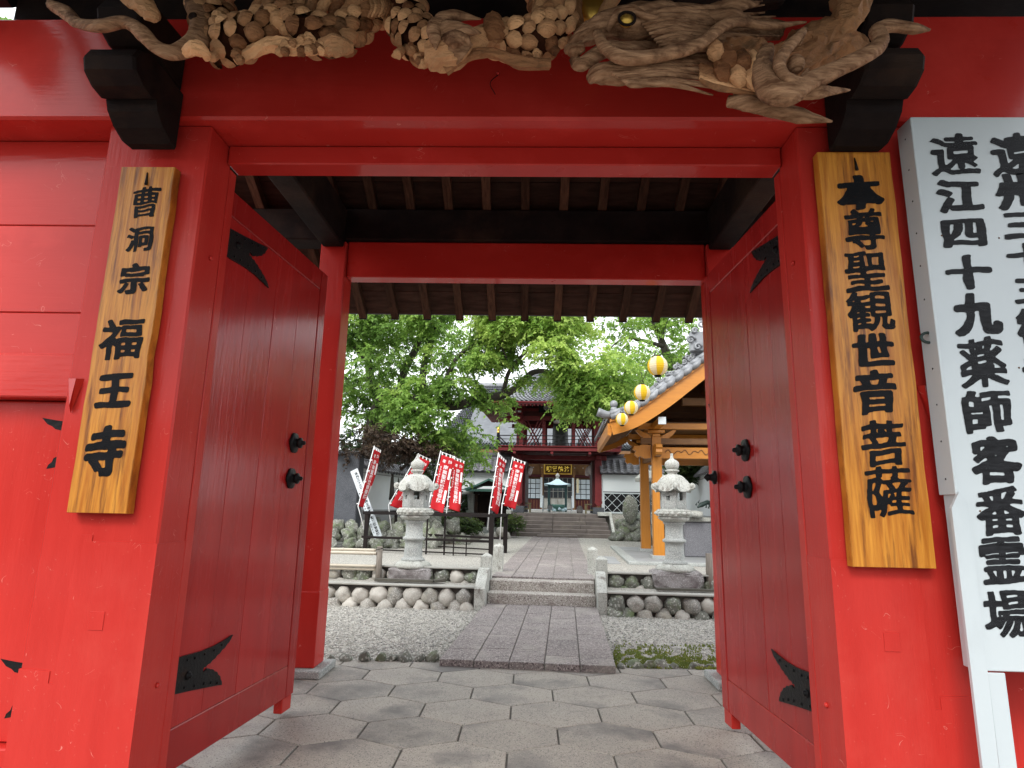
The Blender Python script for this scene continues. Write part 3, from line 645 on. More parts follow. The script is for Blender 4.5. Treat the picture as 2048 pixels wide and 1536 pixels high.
m = MB(); m.prism([(3.27, 4.909+.097), (.56, zr(6.54-.56)+.097), (.56, zr(6.54-.56)+.13), (3.27, 4.909+.13)], -2.66, 3.06, 'x'); m.build('front_roof_boarding', MM['ceil'], gate)
m = MB(); m.prism([(3.27, 5.05), (6.12, zr(6.12)+.13), (6.12, zr(6.12)+.23), (3.27, 5.3), (.50, zr(6.12)+.23), (.50, zr(6.12)+.13)], -2.62, 3.02, 'x'); m.build('roof_slab', MM['tile_d'], gate)
m = MB(); m.tube([(-2.9, 3.27, 5.38), (3.3, 3.27, 5.38)], .14, 12); m.build('ridge_tile', MM['tile_d'], gate)
# scalloped verge and gable tail at the roof's left end
for i in range(7): MB().lathe([(.052, 0), (.052, .02), (.036, .028), (0, .03)], 14, T=Matrix.Translation((-2.62-.012*i, 2.62+i*.10, 3.64+.115*i)) @ Matrix.Rotation(-PI/2, 4, 'Y')).build('verge_cap', MM['maroon'], gate)
MB().prism([(2.0, 3.95), (2.35, 3.80), (2.55, 3.72), (2.62, 3.80), (2.7, 3.98), (3.2, 4.6), (3.2, 4.75), (2.0, 4.2)], -2.70, -2.63, 'x').build('gable_tail', MM['blackwood'], gate)
# carved dark beam noses over the posts
def nose(x0, x1, s):
    def bev(prof, a, b, nm):
        n = len(prof); cyy = sum(p[0] for p in prof)/n; cz = sum(p[1] for p in prof)/n; mid = MB(); c = .012
        lay = [(a, .94), (a+c, 1), (b-c, 1), (b, .94)]; vs = []; fs = []
        for X_, k in lay: vs += [(X_, cyy+(p[0]-cyy)*k, cz+(p[1]-cz)*k) for p in prof]
        for j in range(3): fs += [(j*n+i, j*n+(i+1) % n, (j+1)*n+(i+1) % n, (j+1)*n+i) for i in range(n)]
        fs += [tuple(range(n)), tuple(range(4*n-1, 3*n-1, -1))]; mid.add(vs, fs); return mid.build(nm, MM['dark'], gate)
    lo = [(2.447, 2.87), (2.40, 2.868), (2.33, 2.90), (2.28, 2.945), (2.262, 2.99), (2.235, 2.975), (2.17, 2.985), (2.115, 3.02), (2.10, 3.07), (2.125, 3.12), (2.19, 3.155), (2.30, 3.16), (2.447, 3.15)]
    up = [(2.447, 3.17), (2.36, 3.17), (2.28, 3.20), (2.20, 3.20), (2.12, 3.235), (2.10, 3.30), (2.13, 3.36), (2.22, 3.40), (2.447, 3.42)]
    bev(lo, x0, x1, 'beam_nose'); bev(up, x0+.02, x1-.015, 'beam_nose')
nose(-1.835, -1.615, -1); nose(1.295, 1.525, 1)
# hanging peg board wired to the right rear post
gb('hanging_board', MM['oldpost'], 1.44, 1.50, 4.70, 4.86, 1.56, 2.02, .02, 'weathered wooden board wired to the rear post')
MB().tube(spline([(1.47, 4.78, 2.0), (1.46, 4.86, 2.10), (1.49, 4.9, 2.05), (1.47, 4.94, 2.16)], 6), .006, 6).build('wire', MM['iron'], gate)
MB().lathe([(.045, 0), (.045, .01), (.025, .02), (.02, .04), (.028, .05), (0, .075)], 16, T=Matrix.Translation((1.215, 4.02, 1.52)) @ Matrix.Rotation(-PI/2, 4, 'Y')).build('ring_knob', MM['iron'], gate)
# insect-sized wire and pin on the big beam
MB().tube(spline([(-.16, 2.435, 3.25), (-.20, 2.43, 3.20), (-.175, 2.43, 3.14)], 6), .002, 5).build('hook_wire', MM['iron'], gate)
MB().tube([(-.165, 2.45, 3.255), (-.165, 2.425, 3.25)], .006, 8).build('hook_pin', MM['red'], gate)

# ------------------------------------------------------------------ name plaques and sign board
def chars_on(parent, Y, data, m, dep, off, seed0, name='character'):
    for i, (ch, px, py, w_, h_, *o) in enumerate(data):
        c = fr(px, py, Y); k = Y/FPX*1.0
        a = fr(px-w_/2, py, Y); b = fr(px+w_/2, py, Y); t = fr(px, py-h_/2, Y); u = fr(px, py+h_/2, Y)
        W = b.x-a.x; H = t.z-u.z
        g = brush(ch, o[0] if o else off, seed0+i, depth=dep/max(W, .01)*0+dep)
        T = Matrix.Translation((c.x, Y, c.z)) @ Matrix.Diagonal((W, 1, H, 1))
        mb = MB(); mb.add(g.v, g.f, T); mb.build(name, m, parent)
def plaque(x0, x1, z0, z1, data, seed, label):
    t = thing('name_plaque', label, 'plaque', ((x0+x1)/2, 2.48, z0), court=False)
    m = MB(); n = 14; pr = []
    nz_ = lambda a, s: noise.noise(Vector((a, s, seed)))*.006
    pr += [(x0+nz_(i*.7, 1), z0+(z1-z0)*i/n) for i in range(n+1)]+[(x1+nz_(i*.7, 5), z1-(z1-z0)*i/n) for i in range(n+1)]
    c = .004; k = len(pr); cx0 = (x0+x1)/2; vs = []; fs = []
    for y, g in ((2.49, 1.0), (2.449, 1.0), (2.445, .985)):
        vs += [(cx0+(p[0]-cx0)*g, y, (z0+z1)/2+(p[1]-(z0+z1)/2)*(g if g == 1 else .998)) for p in pr]
    for j in range(2): fs += [(j*k+i, j*k+(i+1) % k, (j+1)*k+(i+1) % k, (j+1)*k+i) for i in range(k)]
    fs += [tuple(range(k)), tuple(range(3*k-1, 2*k-1, -1))]; m.add(vs, fs); m.build('board', MM['plq'], t)
    chars_on(t, 2.4435, data, MM['ink'], .0035, .026, seed)
    MB().tube([((x0+x1)/2, 2.444, z1-.03), ((x0+x1)/2+.004, 2.440, z1-.09)], [.003, .007], 6).build('hanging_nail', MM['iron'], t)
    return t
plaque(-1.858, -1.612, 1.253, 2.783, [('曹',291,404,55,60,.006),('洞',279,478,52,50,.012),('宗',268,557,60,60,.022),('福',242,677,85,82,.014),('王',228,781,72,68,.034),('寺',209,901,80,102,.026)], 1, 'narrow varnished wooden plaque with 曹洞宗福王寺 in black on the left post')
plaque(1.25, 1.563, 1.112, 2.868, [('本',1719,384,92,70,.036),('尊',1729,457,80,82,.008),('聖',1732,542,85,78,.009),('観',1741,621,92,80,.008),('世',1747,699,84,66,.028),('音',1751,783,86,88,.022),('菩',1767,886,88,90,.012),('薩',1778,982,92,100,.005)], 31, 'wide varnished wooden plaque with 本尊聖観世音菩薩 in black on the right post')
sg = thing('pilgrimage_sign', 'large white painted board with tall black columns of characters beside the right post', 'sign', (2.0, 2.42, .77), court=False)
MB().box(1.615, 2.50, 2.365, 2.44, .77, 2.985, .003).build('panel', MM['white'], sg)
MB().box(1.606, 1.616, 2.355, 2.45, 1.39, 2.975, .002).build('edge_trim', MM['white'], sg)
m = MB(); m.prism([(1.578, .0), (1.63, .0), (1.64, 1.36), (1.612, 1.40), (1.578, 1.34)], 2.345, 2.358); m.box(1.640, 1.70, 2.352, 2.36, .0, .768, .001); m.build('steel_leg', MM['white'], sg)
for z in np.linspace(1.45, 2.9, 11): MB().lathe([(.004, 0), (0, .003)], 8, T=Matrix.Translation((1.6055, 2.40, float(z))) @ Matrix.Rotation(-PI/2, 4, 'Y')).build('rivet', MM['iron'], sg)
for (a, b) in ((1885, 470), (2000, 475), (2040, 735), (1962, 1022)): 
    q = fr(a, b, 2.36); MB().lathe([(.004, 0), (0, .003)], 8, T=Matrix.Translation((q.x, 2.3645, q.z)) @ Matrix.Rotation(PI/2, 4, 'X')).build('screw', MM['brown'], sg)
q = fr(1851, 678, 2.42); MB().tube([(q.x+.03*math.cos(a), 2.40, q.z+.03*math.sin(a)*.7) for a in np.linspace(0, 5.5, 14)], .006, 6).build('hook_ring', MM['chain'], sg)
chars_on(sg, 2.3635, [('遠',1910,309,98,82,.010),('江',1920,391,95,66,.028),('四',1928,466,88,56,.026),('十',1937,544,92,68,.036),('九',1955,628,98,84,.034),('薬',1965,724,96,98,.014),('師',1976,822,98,86,.02),('客',1991,919,100,98,.024),('番',2001,1022,98,96,.015),('霊',2006,1120,92,92,.010),('場',2014,1227,92,95,.014),
  ('遠',2030,309,98,82,.018),('州',2037,382,92,72,.03),('三',2050,450,88,52,.036),('十',2058,512,90,56,.036),('三',2072,580,90,50,.036),('観',2082,655,95,84,.016),('音',2094,745,95,84,.022),('霊',2104,838,95,84,.018),('場',2114,932,95,84,.02)], MM['ink2'], .001, .02, 60)
# ================================================================== dragon carving in front of the big beam
dr_ = thing('dragon_carving', 'carved wooden dragon with golden eye stretched along the red crossbeam', 'carving', (-.2, 2.3, 3.05), court=False)
def dp(px, py, Y=2.2): return fr(px, py, Y)
def grooved(seed, k=7, amp=.10):
    def f(a, t):
        return amp*(math.sin(a*k+6*noise.noise(Vector((t*4, seed, 0))))*.6+math.sin(a*(k*2+1)+9*noise.noise(Vector((t*3, seed, 5))))*.35)+.12*noise.noise(Vector((math.cos(a)*1.5, math.sin(a)*1.5+seed, t*9)))-.055*abs(math.sin(a*k*1.5+7*noise.noise(Vector((t*5, seed+3, 2)))))**6*2
    return f
def limb(name, pts, rad, m='grey_carve', n=30, seed=0, k=7, amp=.10, sub=6, flat=1.0, parent=None):
    P = spline([dp(*p) for p in pts], sub); r = lerpr(rad, len(P))
    return MB().tube(P, r, n, groove=grooved(seed, k, amp), flat=flat, smooth=(m != 'carve')).build(name, MM[m], parent or dr_)
def px(r, Y=2.2): return r/FPX*Y*1.05
def scales(name_parent, pts, rad, sz=.03, seed=0, skip=0.0):
    """plump carved scales laid like shingles round a body tube; the biggest are parts of their own"""
    P = spline([dp(*p) for p in pts], 14); rr = lerpr(rad, len(P)); rnd = random.Random(seed); L = 0; nxt = 0; row = 0; up = Vector((0, 0, 1))
    for i in range(1, len(P)-1):
        L += (P[i]-P[i-1]).length
        if L < nxt: continue
        nxt = L+sz*.78; row += 1
        t = (P[i+1]-P[i-1]).normalized(); sx = t.cross(Vector((0, 1, .01))).normalized(); sy = sx.cross(t).normalized()
        r = rr[i]; n = max(5, int(2*PI*r/(sz*.98)))
        for k in range(n):
            a = 2*PI*(k+.5*(row % 2))/n; d = sx*math.cos(a)+sy*math.sin(a)
            if d.y > .55 or rnd.random() < skip: continue
            c = P[i]+d*r*(.90+.12*rnd.random()); s = sz*(.85+.35*rnd.random())
            w_ = d.cross(t).normalized()
            tt = (t+d*.35).normalized(); nn = (d-t*.35).normalized()
            M_ = Matrix(((w_.x, tt.x, nn.x, c.x), (w_.y, tt.y, nn.y, c.y), (w_.z, tt.z, nn.z, c.z), (0, 0, 0, 1)))
            o = bpy.data.objects.new('scale', SC[rnd.randrange(4)]); COL.objects.link(o); o.parent = name_parent; BASE[o.name] = BASE[name_parent.name]
            o.matrix_local = Matrix.Translation(-BASE[name_parent.name]) @ M_ @ Matrix.Diagonal((s*.56, s*.66, s*.46, 1))
SC = []
for q in range(4):
    m = MB(); n_ = 8
    def fn(u, v, q=q):
        a = u*2*PI; r = v
        x = math.cos(a)*r; y = math.sin(a)*r*(1.05 if math.sin(a) > 0 else .95); y *= 1+.12*math.cos(2*a+q)
        h = (1-r**3)*.85+.1*math.sin(a*5+q)*r*(1-r)
        return (x*(1+.08*math.sin(q*3+a)), y, h)
    m.grid(fn, 9, 4, smooth=False); SC.append(m.mesh('scale', MM['carve']))
def body(pts, rad, sz, seed, skip=0.0):
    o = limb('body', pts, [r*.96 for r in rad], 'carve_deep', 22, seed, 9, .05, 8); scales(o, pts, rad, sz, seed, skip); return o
# tail loop and left body
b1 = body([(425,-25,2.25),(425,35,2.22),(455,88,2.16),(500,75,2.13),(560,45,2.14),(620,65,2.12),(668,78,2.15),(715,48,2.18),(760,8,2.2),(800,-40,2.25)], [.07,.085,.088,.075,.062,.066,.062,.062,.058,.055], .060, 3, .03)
limb('belly_ridge', [(470,120,2.12),(540,90,2.1),(590,95,2.1),(660,100,2.1)], [.02,.03,.03,.015], 'carve', 16, 5, 5, .25)
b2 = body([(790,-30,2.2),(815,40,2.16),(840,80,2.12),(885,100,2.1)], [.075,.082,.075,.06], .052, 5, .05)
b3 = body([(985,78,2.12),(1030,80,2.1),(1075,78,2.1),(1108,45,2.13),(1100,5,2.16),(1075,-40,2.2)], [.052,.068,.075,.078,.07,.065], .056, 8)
limb('haunch', [(860,110,2.06),(900,105,2.04),(940,85,2.05),(985,72,2.08),(1010,70,2.1)], [.055,.07,.05,.05,.05], 'carve', 22, 9, 5, .08)
limb('knee_boss', [(985,40,2.06),(988,60,2.04),(990,80,2.06)], [.035,.048,.04], 'carve', 18, 2, 3, .04)
limb('belly_plate', [(890,140,2.06),(930,115,2.04),(980,105,2.05),(1040,125,2.06),(1100,128,2.08)], [.02,.02,.018,.025,.02], 'carve', 14, 4, 4, .2)
limb('paw', [(640,96,2.12),(672,92,2.08),(706,95,2.1)], [.03,.045,.02], 'carve', 18, 12, 3, .08)
# claw on the middle body
for i, pp in enumerate(([(880,75,2.0),(885,45,1.98),(915,32,1.97),(962,38,1.98)], [(875,70,2.0),(900,58,1.97),(935,62,1.96),(962,66,1.98)], [(890,80,2.0),(910,78,1.97),(930,76,1.97),(940,90,1.98)], [(895,50,1.99),(870,55,1.97),(870,80,1.97),(872,100,1.98)])):
    limb('claw', pp, [.028,.034,.022,.003], 'grey_carve', 16, i+20, 4, .08)
limb('wrist', [(880,60,2.0),(905,85,2.0),(930,110,2.03)], [.035,.045,.05], 'grey_carve', 18, 31, 4, .06)
# left whisker and horn
limb('whisker', [(100,8,2.05),(135,28,2.05),(160,48,2.03),(205,52,2.0),(250,44,2.0),(285,66,2.0),(315,95,2.02),(350,105,2.04),(395,80,2.08),(402,40,2.12),(385,10,2.14)], [.018,.03,.02,.026,.022,.03,.026,.03,.045,.05,.035], 'grey_carve', 22, 40, 3, .08)
limb('horn_tip', [(255,-15,2.1),(285,8,2.08),(305,30,2.07),(312,42,2.07)], [.05,.045,.032,.008], 'carve', 18, 41, 5, .10)
limb('knot', [(372,105,2.03),(392,96,2.0),(410,106,2.02),(414,120,2.05)], [.02,.03,.022,.01], 'carve', 16, 42, 3, .1)
for i, (a, b) in enumerate(((385,32),)): MB().lathe([(.018, 0), (.012, .006), (.006, .002), (0, .002)], 16, T=Matrix.Translation(dp(a, b, 2.06)) @ Matrix.Rotation(PI/2, 4, 'X')).build('eye_socket', MM['dark'], dr_)
# leaf flames hanging under the bodies
rnd = random.Random(5)
for i in range(34):
    a = rnd.choice(([430,520],[560,640],[800,880],[1040,1110])); x = rnd.uniform(*a); y = rnd.uniform(95, 128) if a[0] != 560 else rnd.uniform(80, 105)
    if a[0] == 800: y = rnd.uniform(100,130)
    ln = rnd.uniform(12, 26)*rnd.choice((-1, 1))
    limb('flame', [(x, y-10, 2.12), (x+ln*.5, y, 2.08), (x+ln, y+rnd.uniform(-4, 10), 2.09)], [.018, .02, .003], 'carve', 10, i, 3, .1, 3)
for i in range(9):
    x = 740+i*7; limb('rib', [(x-6, -10, 2.14), (x+6, 12, 2.1), (x-4, 34, 2.11)], [.008, .01, .004], 'carve', 8, i, 2, .05, 4)
for i in range(10):
    x = 520+i*26; limb('back_fin', [(x-8, 25, 2.16), (x+4, 0, 2.12), (x+16, -14, 2.14)], [.03, .022, .004], 'carve', 12, i, 3, .12, 4)
# gilded disc behind the snout
MB().ball(dp(1190, 12, 2.22), (.085, .05, .10), 3).build('gilded_pearl', MM['gold'], dr_)
for i, pp in enumerate(([(1150,-20,2.2),(1150,30,2.16),(1165,75,2.14),(1180,85,2.12)], [(1235,-20,2.18),(1215,15,2.15),(1195,45,2.13)])): limb('cloud', pp, [.035,.032,.026,.012], 'carve', 14, i+50, 4, .12)
# head -------------------------------------------------------------
hd = limb('head', [(1140,92,2.06),(1170,72,2.02),(1215,52,2.0),(1265,48,2.0),(1330,45,2.02),(1400,50,2.06),(1470,55,2.1),(1560,62,2.14)], [.018,.04,.052,.066,.066,.064,.055,.035], 'grey_carve', 34, 60, 8, .12, 8)
limb('nostril', [(1135,98,2.02),(1150,100,1.99),(1168,92,1.98)], [.018,.026,.018], 'grey_carve', 16, 61, 3, .08)
limb('upper_lip', [(1148,118,2.02),(1160,130,2.0),(1180,118,2.0),(1210,100,2.0),(1250,98,2.01),(1300,92,2.03),(1380,86,2.05)], [.02,.026,.028,.03,.026,.022,.012], 'grey_carve', 20, 62, 4, .08)
limb('jaw', [(1178,158,2.02),(1200,148,1.99),(1240,146,1.99),(1300,140,2.0),(1360,132,2.03),(1430,125,2.06)], [.018,.038,.044,.044,.044,.036], 'grey_carve', 30, 63, 9, .09, 8)
for i in range(9):
    y0 = 128+i*5; limb('beard_lock', [(1200+i*6, 132+i*4, 1.96), (1270, y0+2, 1.955), (1340, y0-4+rnd.uniform(-3, 8), 1.97), (1400+rnd.uniform(0, 70), 118+i*9, 2.02)], [.006, .012, .012, .003], 'grey_carve', 10, 70+i, 3, .1, 5)
for i in range(14):
    y0 = 14+i*6.2; limb('mane_lock', [(1268+i*5, y0+16, 1.945+.004*(i % 3)), (1330+i*3, y0+8-rnd.uniform(0, 6), 1.95), (1410, y0+2+rnd.uniform(-5, 5), 1.98), (1500+rnd.uniform(-20, 60), y0-12+i*1.5, 2.05)], [.005, .014, .013, .003], 'grey_carve', 10, 90+i, 3, .1, 5)
limb('brow', [(1215,62,1.97),(1235,30,1.94),(1262,20,1.93),(1290,32,1.94),(1330,38,1.95)], [.01,.018,.018,.014,.006], 'grey_carve', 14, 110, 3, .1)
ec = dp(1253, 42, 1.935); MB().ball(ec, (.027, .02, .025), 3).build('eye', MM['gold'], dr_)
MB().tube([ec+Vector((.03*math.cos(a), -.012, .028*math.sin(a))) for a in np.linspace(0, 2*PI, 20)], .005, 6, cap=False).build('eye_rim', MM['dark'], dr_)
limb('long_whisker', [(1195,68,1.95),(1208,92,1.92),(1235,112,1.91),(1280,116,1.92),(1340,106,1.92),(1400,88,1.93),(1440,55,1.94),(1480,44,1.96),(1540,52,2.0),(1612,44,2.04)], [.02,.022,.026,.024,.024,.022,.022,.016,.014,.004], 'grey_carve', 20, 111, 4, .07)
for i, pp in enumerate(([(1420,20,2.02),(1470,12,2.0),(1518,8,2.02)], [(1400,35,2.0),(1460,32,1.98),(1505,36,2.0)])): limb('mane_tip', pp, [.02,.03,.004], 'grey_carve', 14, 120+i, 4, .12)
# chest folds, shoulder, fore leg
b4 = limb('chest', [(1400,95,2.1),(1450,115,2.08),(1500,135,2.08),(1560,140,2.1),(1620,110,2.12),(1680,85,2.15)], [.05,.085,.095,.09,.09,.06], 'carve', 34, 130, 9, .16, 8)
for i, (x, y) in enumerate(((1435,110),(1462,125),(1490,132),(1518,140),(1448,150),(1480,160),(1510,165))):
    limb('chest_fold', [(x-14, y-34, 1.99), (x-4, y-6, 1.955), (x+4, y+14, 1.97)], [.014, .034, .014], 'carve', 16, 140+i, 4, .12, 5)
for i in range(6): limb('throat_lock', [(1400, 130+i*6, 1.99), (1440, 146+i*6, 1.97), (1500+i*8, 168+i*5, 1.99)], [.008, .013, .003], 'carve', 10, 150+i, 3, .1, 5)
limb('fore_leg', [(1535,98,1.96),(1525,140,1.93),(1540,178,1.91),(1575,188,1.9),(1620,165,1.9),(1680,135,1.9),(1735,108,1.9),(1762,85,1.91),(1755,62,1.93),(1785,52,1.93),(1830,58,1.94),(1860,60,1.95)], [.026,.038,.046,.042,.036,.03,.028,.026,.028,.022,.018,.004], 'grey_carve', 24, 160, 4, .07, 8)
limb('curled_horn', [(1600,90,1.9),(1608,62,1.89),(1590,80,1.88),(1570,102,1.87),(1558,128,1.87),(1572,156,1.87),(1600,162,1.88),(1615,140,1.89)], [.003,.012,.018,.022,.022,.022,.018,.008], 'grey_carve', 18, 161, 3, .08)
limb('elbow_spur', [(1590,190,1.92),(1640,184,1.92),(1700,180,1.95)], [.02,.026,.003], 'grey_carve', 14, 162, 4, .12)
MB().ball(dp(1592, 128, 1.9), (.03, .03, .034), 3, wob=.1).build('shoulder_boss', MM['grey_carve'], dr_)
limb('loose_limb', [(1456,203,2.02),(1490,206,2.0),(1540,216,2.0),(1600,232,2.02),(1664,243,2.04)], [.022,.03,.032,.028,.004], 'grey_carve', 22, 163, 4, .08)
limb('hanging_cloud', [(1700,-25,2.12),(1702,15,2.08),(1692,45,2.06),(1678,68,2.06)], [.075,.07,.05,.015], 'carve', 22, 164, 6, .12)
limb('neck', [(1600,105,2.12),(1660,85,2.14),(1700,110,2.2),(1720,60,2.25)], [.09,.095,.07,.04], 'carve', 24, 165, 5, .08)
limb('stump', [(1345,15,2.2),(1450,0,2.2),(1560,-10,2.22)], [.06,.07,.05], 'dark', 18, 166, 5, .1)
# ================================================================== stone lanterns
def stone_lantern(u, v, zb, label, rock_w, rock_h, rot=.35):
    t = thing('stone_lantern', label, 'stone lantern', (u, v, zb)); c = (u, v, zb); H6 = 6
    m = MB(); me = ICO(4); rr = random.Random(int(rock_w*1000))
    vs = []
    for p in me[0]:
        q = Vector([math.copysign(abs(a)**.32, a) for a in p]); q = q*(1+.10*noise.noise(q*2.2+Vector((rock_w*9, 0, 0)))+.05*noise.noise(q*6))
        vs.append((u+q.x*rock_w/2*.95, v+q.y*rock_w*.36, zb+rock_h*.5+q.z*rock_h*.52))
    m.add(vs, me[1]); m.build('rock_base', MM['darkrock'], t)
    z = zb+rock_h
    # lotus foot with petals
    m = MB(); m.lathe([(.24, -.01), (.255, .02), (.22, .06), (.16, .085), (.0, .085)], 48, (u, v, z), lobes=lambda a, zz: .09*abs(math.sin(a*5))-.03, rot=rot); m.build('lotus_foot', MM['granite_w'], t)
    m = MB(); m.lathe([(.165, .08), (.165, .11), (.135, .125), (.13, .15), (.122, .30), (.122, .355), (.135, .362), (.158, .375), (.158, .40), (.14, .412), (.124, .42), (.118, .54), (.12, .60), (.145, .62), (.145, .635), (0, .635)], 32, (u, v, z)); m.build('shaft', MM['granite'], t)
    m = MB(); m.lathe([(.12, .63), (.15, .645), (.195, .675), (.205, .70), (.19, .712), (0, .712)], 48, (u, v, z), lobes=lambda a, zz: .05*abs(math.sin(a*7)) if .64 < zz < .71 else 0); m.build('lotus_capital', MM['granite_w'], t)
    m = MB(); m.lathe([(.22, .711), (.255, .72), (.26, .79), (.24, .80), (.225, .812), (0, .812)], 6, (u, v, z), rot=rot, smooth=False); tb = m.build('platform', MM['granite_w'], t)
    m = MB()
    for k in range(6):
        a = rot+PI/3*(k+.5); d = Vector((math.cos(a), math.sin(a), 0)); s = Vector((-d.y, d.x, 0)); rr_ = .255*math.cos(PI/6)
        for j in (-1, 0, 1):
            cc = Vector((u, v, z+.755))+d*(rr_+.0)+s*(j*.08); m.ball(cc, (.036, .036, .026), 2)
    m.build('carved_wave', MM['granite_w'], tb)
    # fire box with openings
    r1, z0, z1 = .19, z+.812, z+1.075
    fb = None
    for k in range(6):
        a0 = rot+PI/3*k; a1 = a0+PI/3; p0 = Vector((math.cos(a0), math.sin(a0), 0))*r1; p1 = Vector((math.cos(a1), math.sin(a1), 0))*r1; d = (p0+p1).normalized(); s = (p1-p0).normalized(); L = (p1-p0).length
        T = Matrix(((s.x, -d.x, 0, u+p0.x), (s.y, -d.y, 0, v+p0.y), (0, 0, 1, z0), (0, 0, 0, 1)))
        m = MB(); h = z1-z0; wn = .04 if k % 2 == 0 else .025; hc = .11 if k % 2 == 0 else .06
        m.box(.002, L/2-wn, 0, .03, 0, h, 0, T); m.box(L/2+wn, L-.002, 0, .03, 0, h, 0, T); m.box(L/2-wn, L/2+wn, 0, .03, 0, h*.45, 0, T); m.box(L/2-wn, L/2+wn, 0, .03, h*.45+hc, h, 0, T)
        for (a_, b_, c_, d_) in ((.03, L-.03, .018, .026), (.03, L-.03, h-.03, h-.022), (.03, .038, .018, h-.022), (L-.038, L-.03, .018, h-.022)): m.box(a_, b_, -.005, .0, c_, d_, 0, T)
        if k % 2:
            for q in range(3): m.box(L/2-.02, L/2+.02, .004, .01, h*.45+.008+q*.012, h*.45+.012+q*.012, 0, T)
        m.build('fire_box_panel', MM['granite'], t)
    MB().lathe([(.165, 0), (.165, .005), (0, .005)], 6, (u, v, z0-.0), rot=rot).build('fire_box_floor', MM['granite'], t)
    # roof with six curled corners
    zr_ = z+1.07
    def rf(a_, t_):
        a = a_*2*PI+rot; k = abs(((a-rot) % (PI/3))/(PI/3)-.5)*2; cr = k**3
        rad = .072+.188*t_**.85; rad *= (1-.10*(1-cr)*t_)+.12*cr*t_
        zz = .215-.235*t_**1.9+.065*cr*t_**4; rib = .012*math.cos(a*24)*t_*(1-t_)*2
        return (u+math.cos(a)*(rad+rib), v+math.sin(a)*(rad+rib), zr_+zz)
    m = MB(); m.grid(rf, 96, 12); 
    m.grid(lambda a_, t_: (lambda p: (u+(p[0]-u)*(1-.55*t_), v+(p[1]-v)*(1-.55*t_), zr_-.012+(p[2]-zr_-.0)*(1-t_)))(rf(a_, 1)), 96, 3)
    m.build('roof', MM['granite_w'], t)
    for k in range(6):
        m = MB(); a = rot+PI/3*k; d = Vector((math.cos(a), math.sin(a), 0)); s = Vector((-d.y, d.x, 0)); cc = Vector((u, v, zr_+.06))+d*.275
        sp = [cc+d*(.042*(1-q/20)*math.cos(-1.9+q*.42))+Vector((0, 0, .042*(1-q/20)*math.sin(-1.9+q*.42))) for q in range(15)]
        m.tube(sp, [.02-.0006*q for q in range(15)], 10)
        m.ball(cc, (.03, .03, .036), 2)
        m.build('corner_curl', MM['granite_w'], t)
    # jewel
    m = MB(); m.lathe([(.06, .19), (.085, .20), (.085, .215), (.062, .225), (.07, .25), (.092, .262), (.092, .28), (.065, .29), (0, .29)], 32, (u, v, zr_), lobes=lambda a, zz: .05*abs(math.sin(a*6)) if .24 < zz < .285 else 0); m.build('jewel_stand', MM['granite_w'], t)
    m = MB(); m.lathe([(.05, .28), (.085, .305), (.10, .35), (.092, .39), (.065, .415), (.036, .432), (.022, .45), (.017, .49), (.02, .51), (.0, .515)], 28, (u, v, zr_)); m.build('jewel', MM['granite_w'], t)
    return t
stone_lantern(-2.14, 8.74, .25, 'tall carved stone lantern left of the path, in front of the red banners', .64, .185, .30)
stone_lantern(1.50, 8.74, .255, 'tall carved stone lantern right of the path, before the orange pillars', .70, .235, .48)

# ================================================================== bamboo fence
fb = thing('bamboo_fence', 'low fence of two pale bamboo rails tied to a grey log post', 'fence', (-2.56, 8.5, .25))
MB().tube([(-2.55, 8.52, .2), (-2.56, 8.52, .5), (-2.565, 8.53, .715)], [.045, .045, .042], 14, groove=grooved(3, 6, .07)).build('post', MM['oldpost'], fb)
def bamboo(parent, z, u0, u1, v=8.50, r=.024):
    P = []; rr = []; n = 90
    for i in range(n+1):
        q = i/n; u = u0+(u1-u0)*q; k = (u*3.1) % 1; P.append((u, v+.003*math.sin(u*2), z+.004*math.sin(u*1.7))); rr.append(r*(1+.10*math.exp(-((k-.5)/.03)**2)))
    MB().tube(P, rr, 12).build('bamboo_rail', MM['bamboo'], parent)
bamboo(fb, .615, -6.0, -2.60); bamboo(fb, .655, -6.0, -2.62, 8.53, .02); bamboo(fb, .445, -6.0, -2.60, 8.5, .02); bamboo(fb, .40, -6, -2.6, 8.53, .02)
MB().tube([(-4.6, 8.52, .2), (-4.6, 8.52, .72)], .045, 12).build('post', MM['oldpost'], fb)
MB().tube(spline([(-2.6, 8.47, .70), (-2.5, 8.46, .69), (-2.6, 8.47, .67)], 4), .004, 5).build('wire', MM['iron'], fb)
MB().tube([(1.935, 8.62, .2), (1.93, 8.62, .5), (1.93, 8.62, .73)], [.05, .048, .045], 14, groove=grooved(8, 6, .08)).single('log_post', MM['oldpost'], 'weathered split log post beside the right lantern', 'post', (1.93, 8.62, .2))


rk = thing('banner_rack', 'long low rack of dark brown steel bars holding the red banners', 'rack', (-2.6, 12.2, ZC))
def bar(a, b, w_, parent=rk, m='rack', name='bar'):
    a, b = Vector(a), Vector(b); d = (b-a); L = d.length; T = Matrix.Translation(a) @ d.to_track_quat('Z', 'Y').to_matrix().to_4x4()
    return MB().box(-w_/2, w_/2, -w_/2, w_/2, 0, L, .003, T).build(name, MM[m], parent)
zt_ = 1.10
for (u, v, hw) in ((-4.02, 12.35, .075), (-3.93, 14.2, .06), (-1.40, 11.85, .085), (-1.24, 13.0, .085), (-2.72, 12.15, .03), (-2.65, 13.6, .03), (-2.35, 12.1, .03)): bar((u, v, ZC), (u, v, zt_), hw, name='upright')
bar((-4.32, 13.2, ZC), (-4.02, 12.5, zt_), .05, name='strut')
for z, w_ in ((zt_, .06), (.62, .045), (ZC+.05, .025)):
    bar((-4.10, 12.35, z), (-1.38, 11.85, z), w_, name='rail')
    bar((-4.0, 14.2, z), (-1.2, 13.0, z), w_, name='rail')
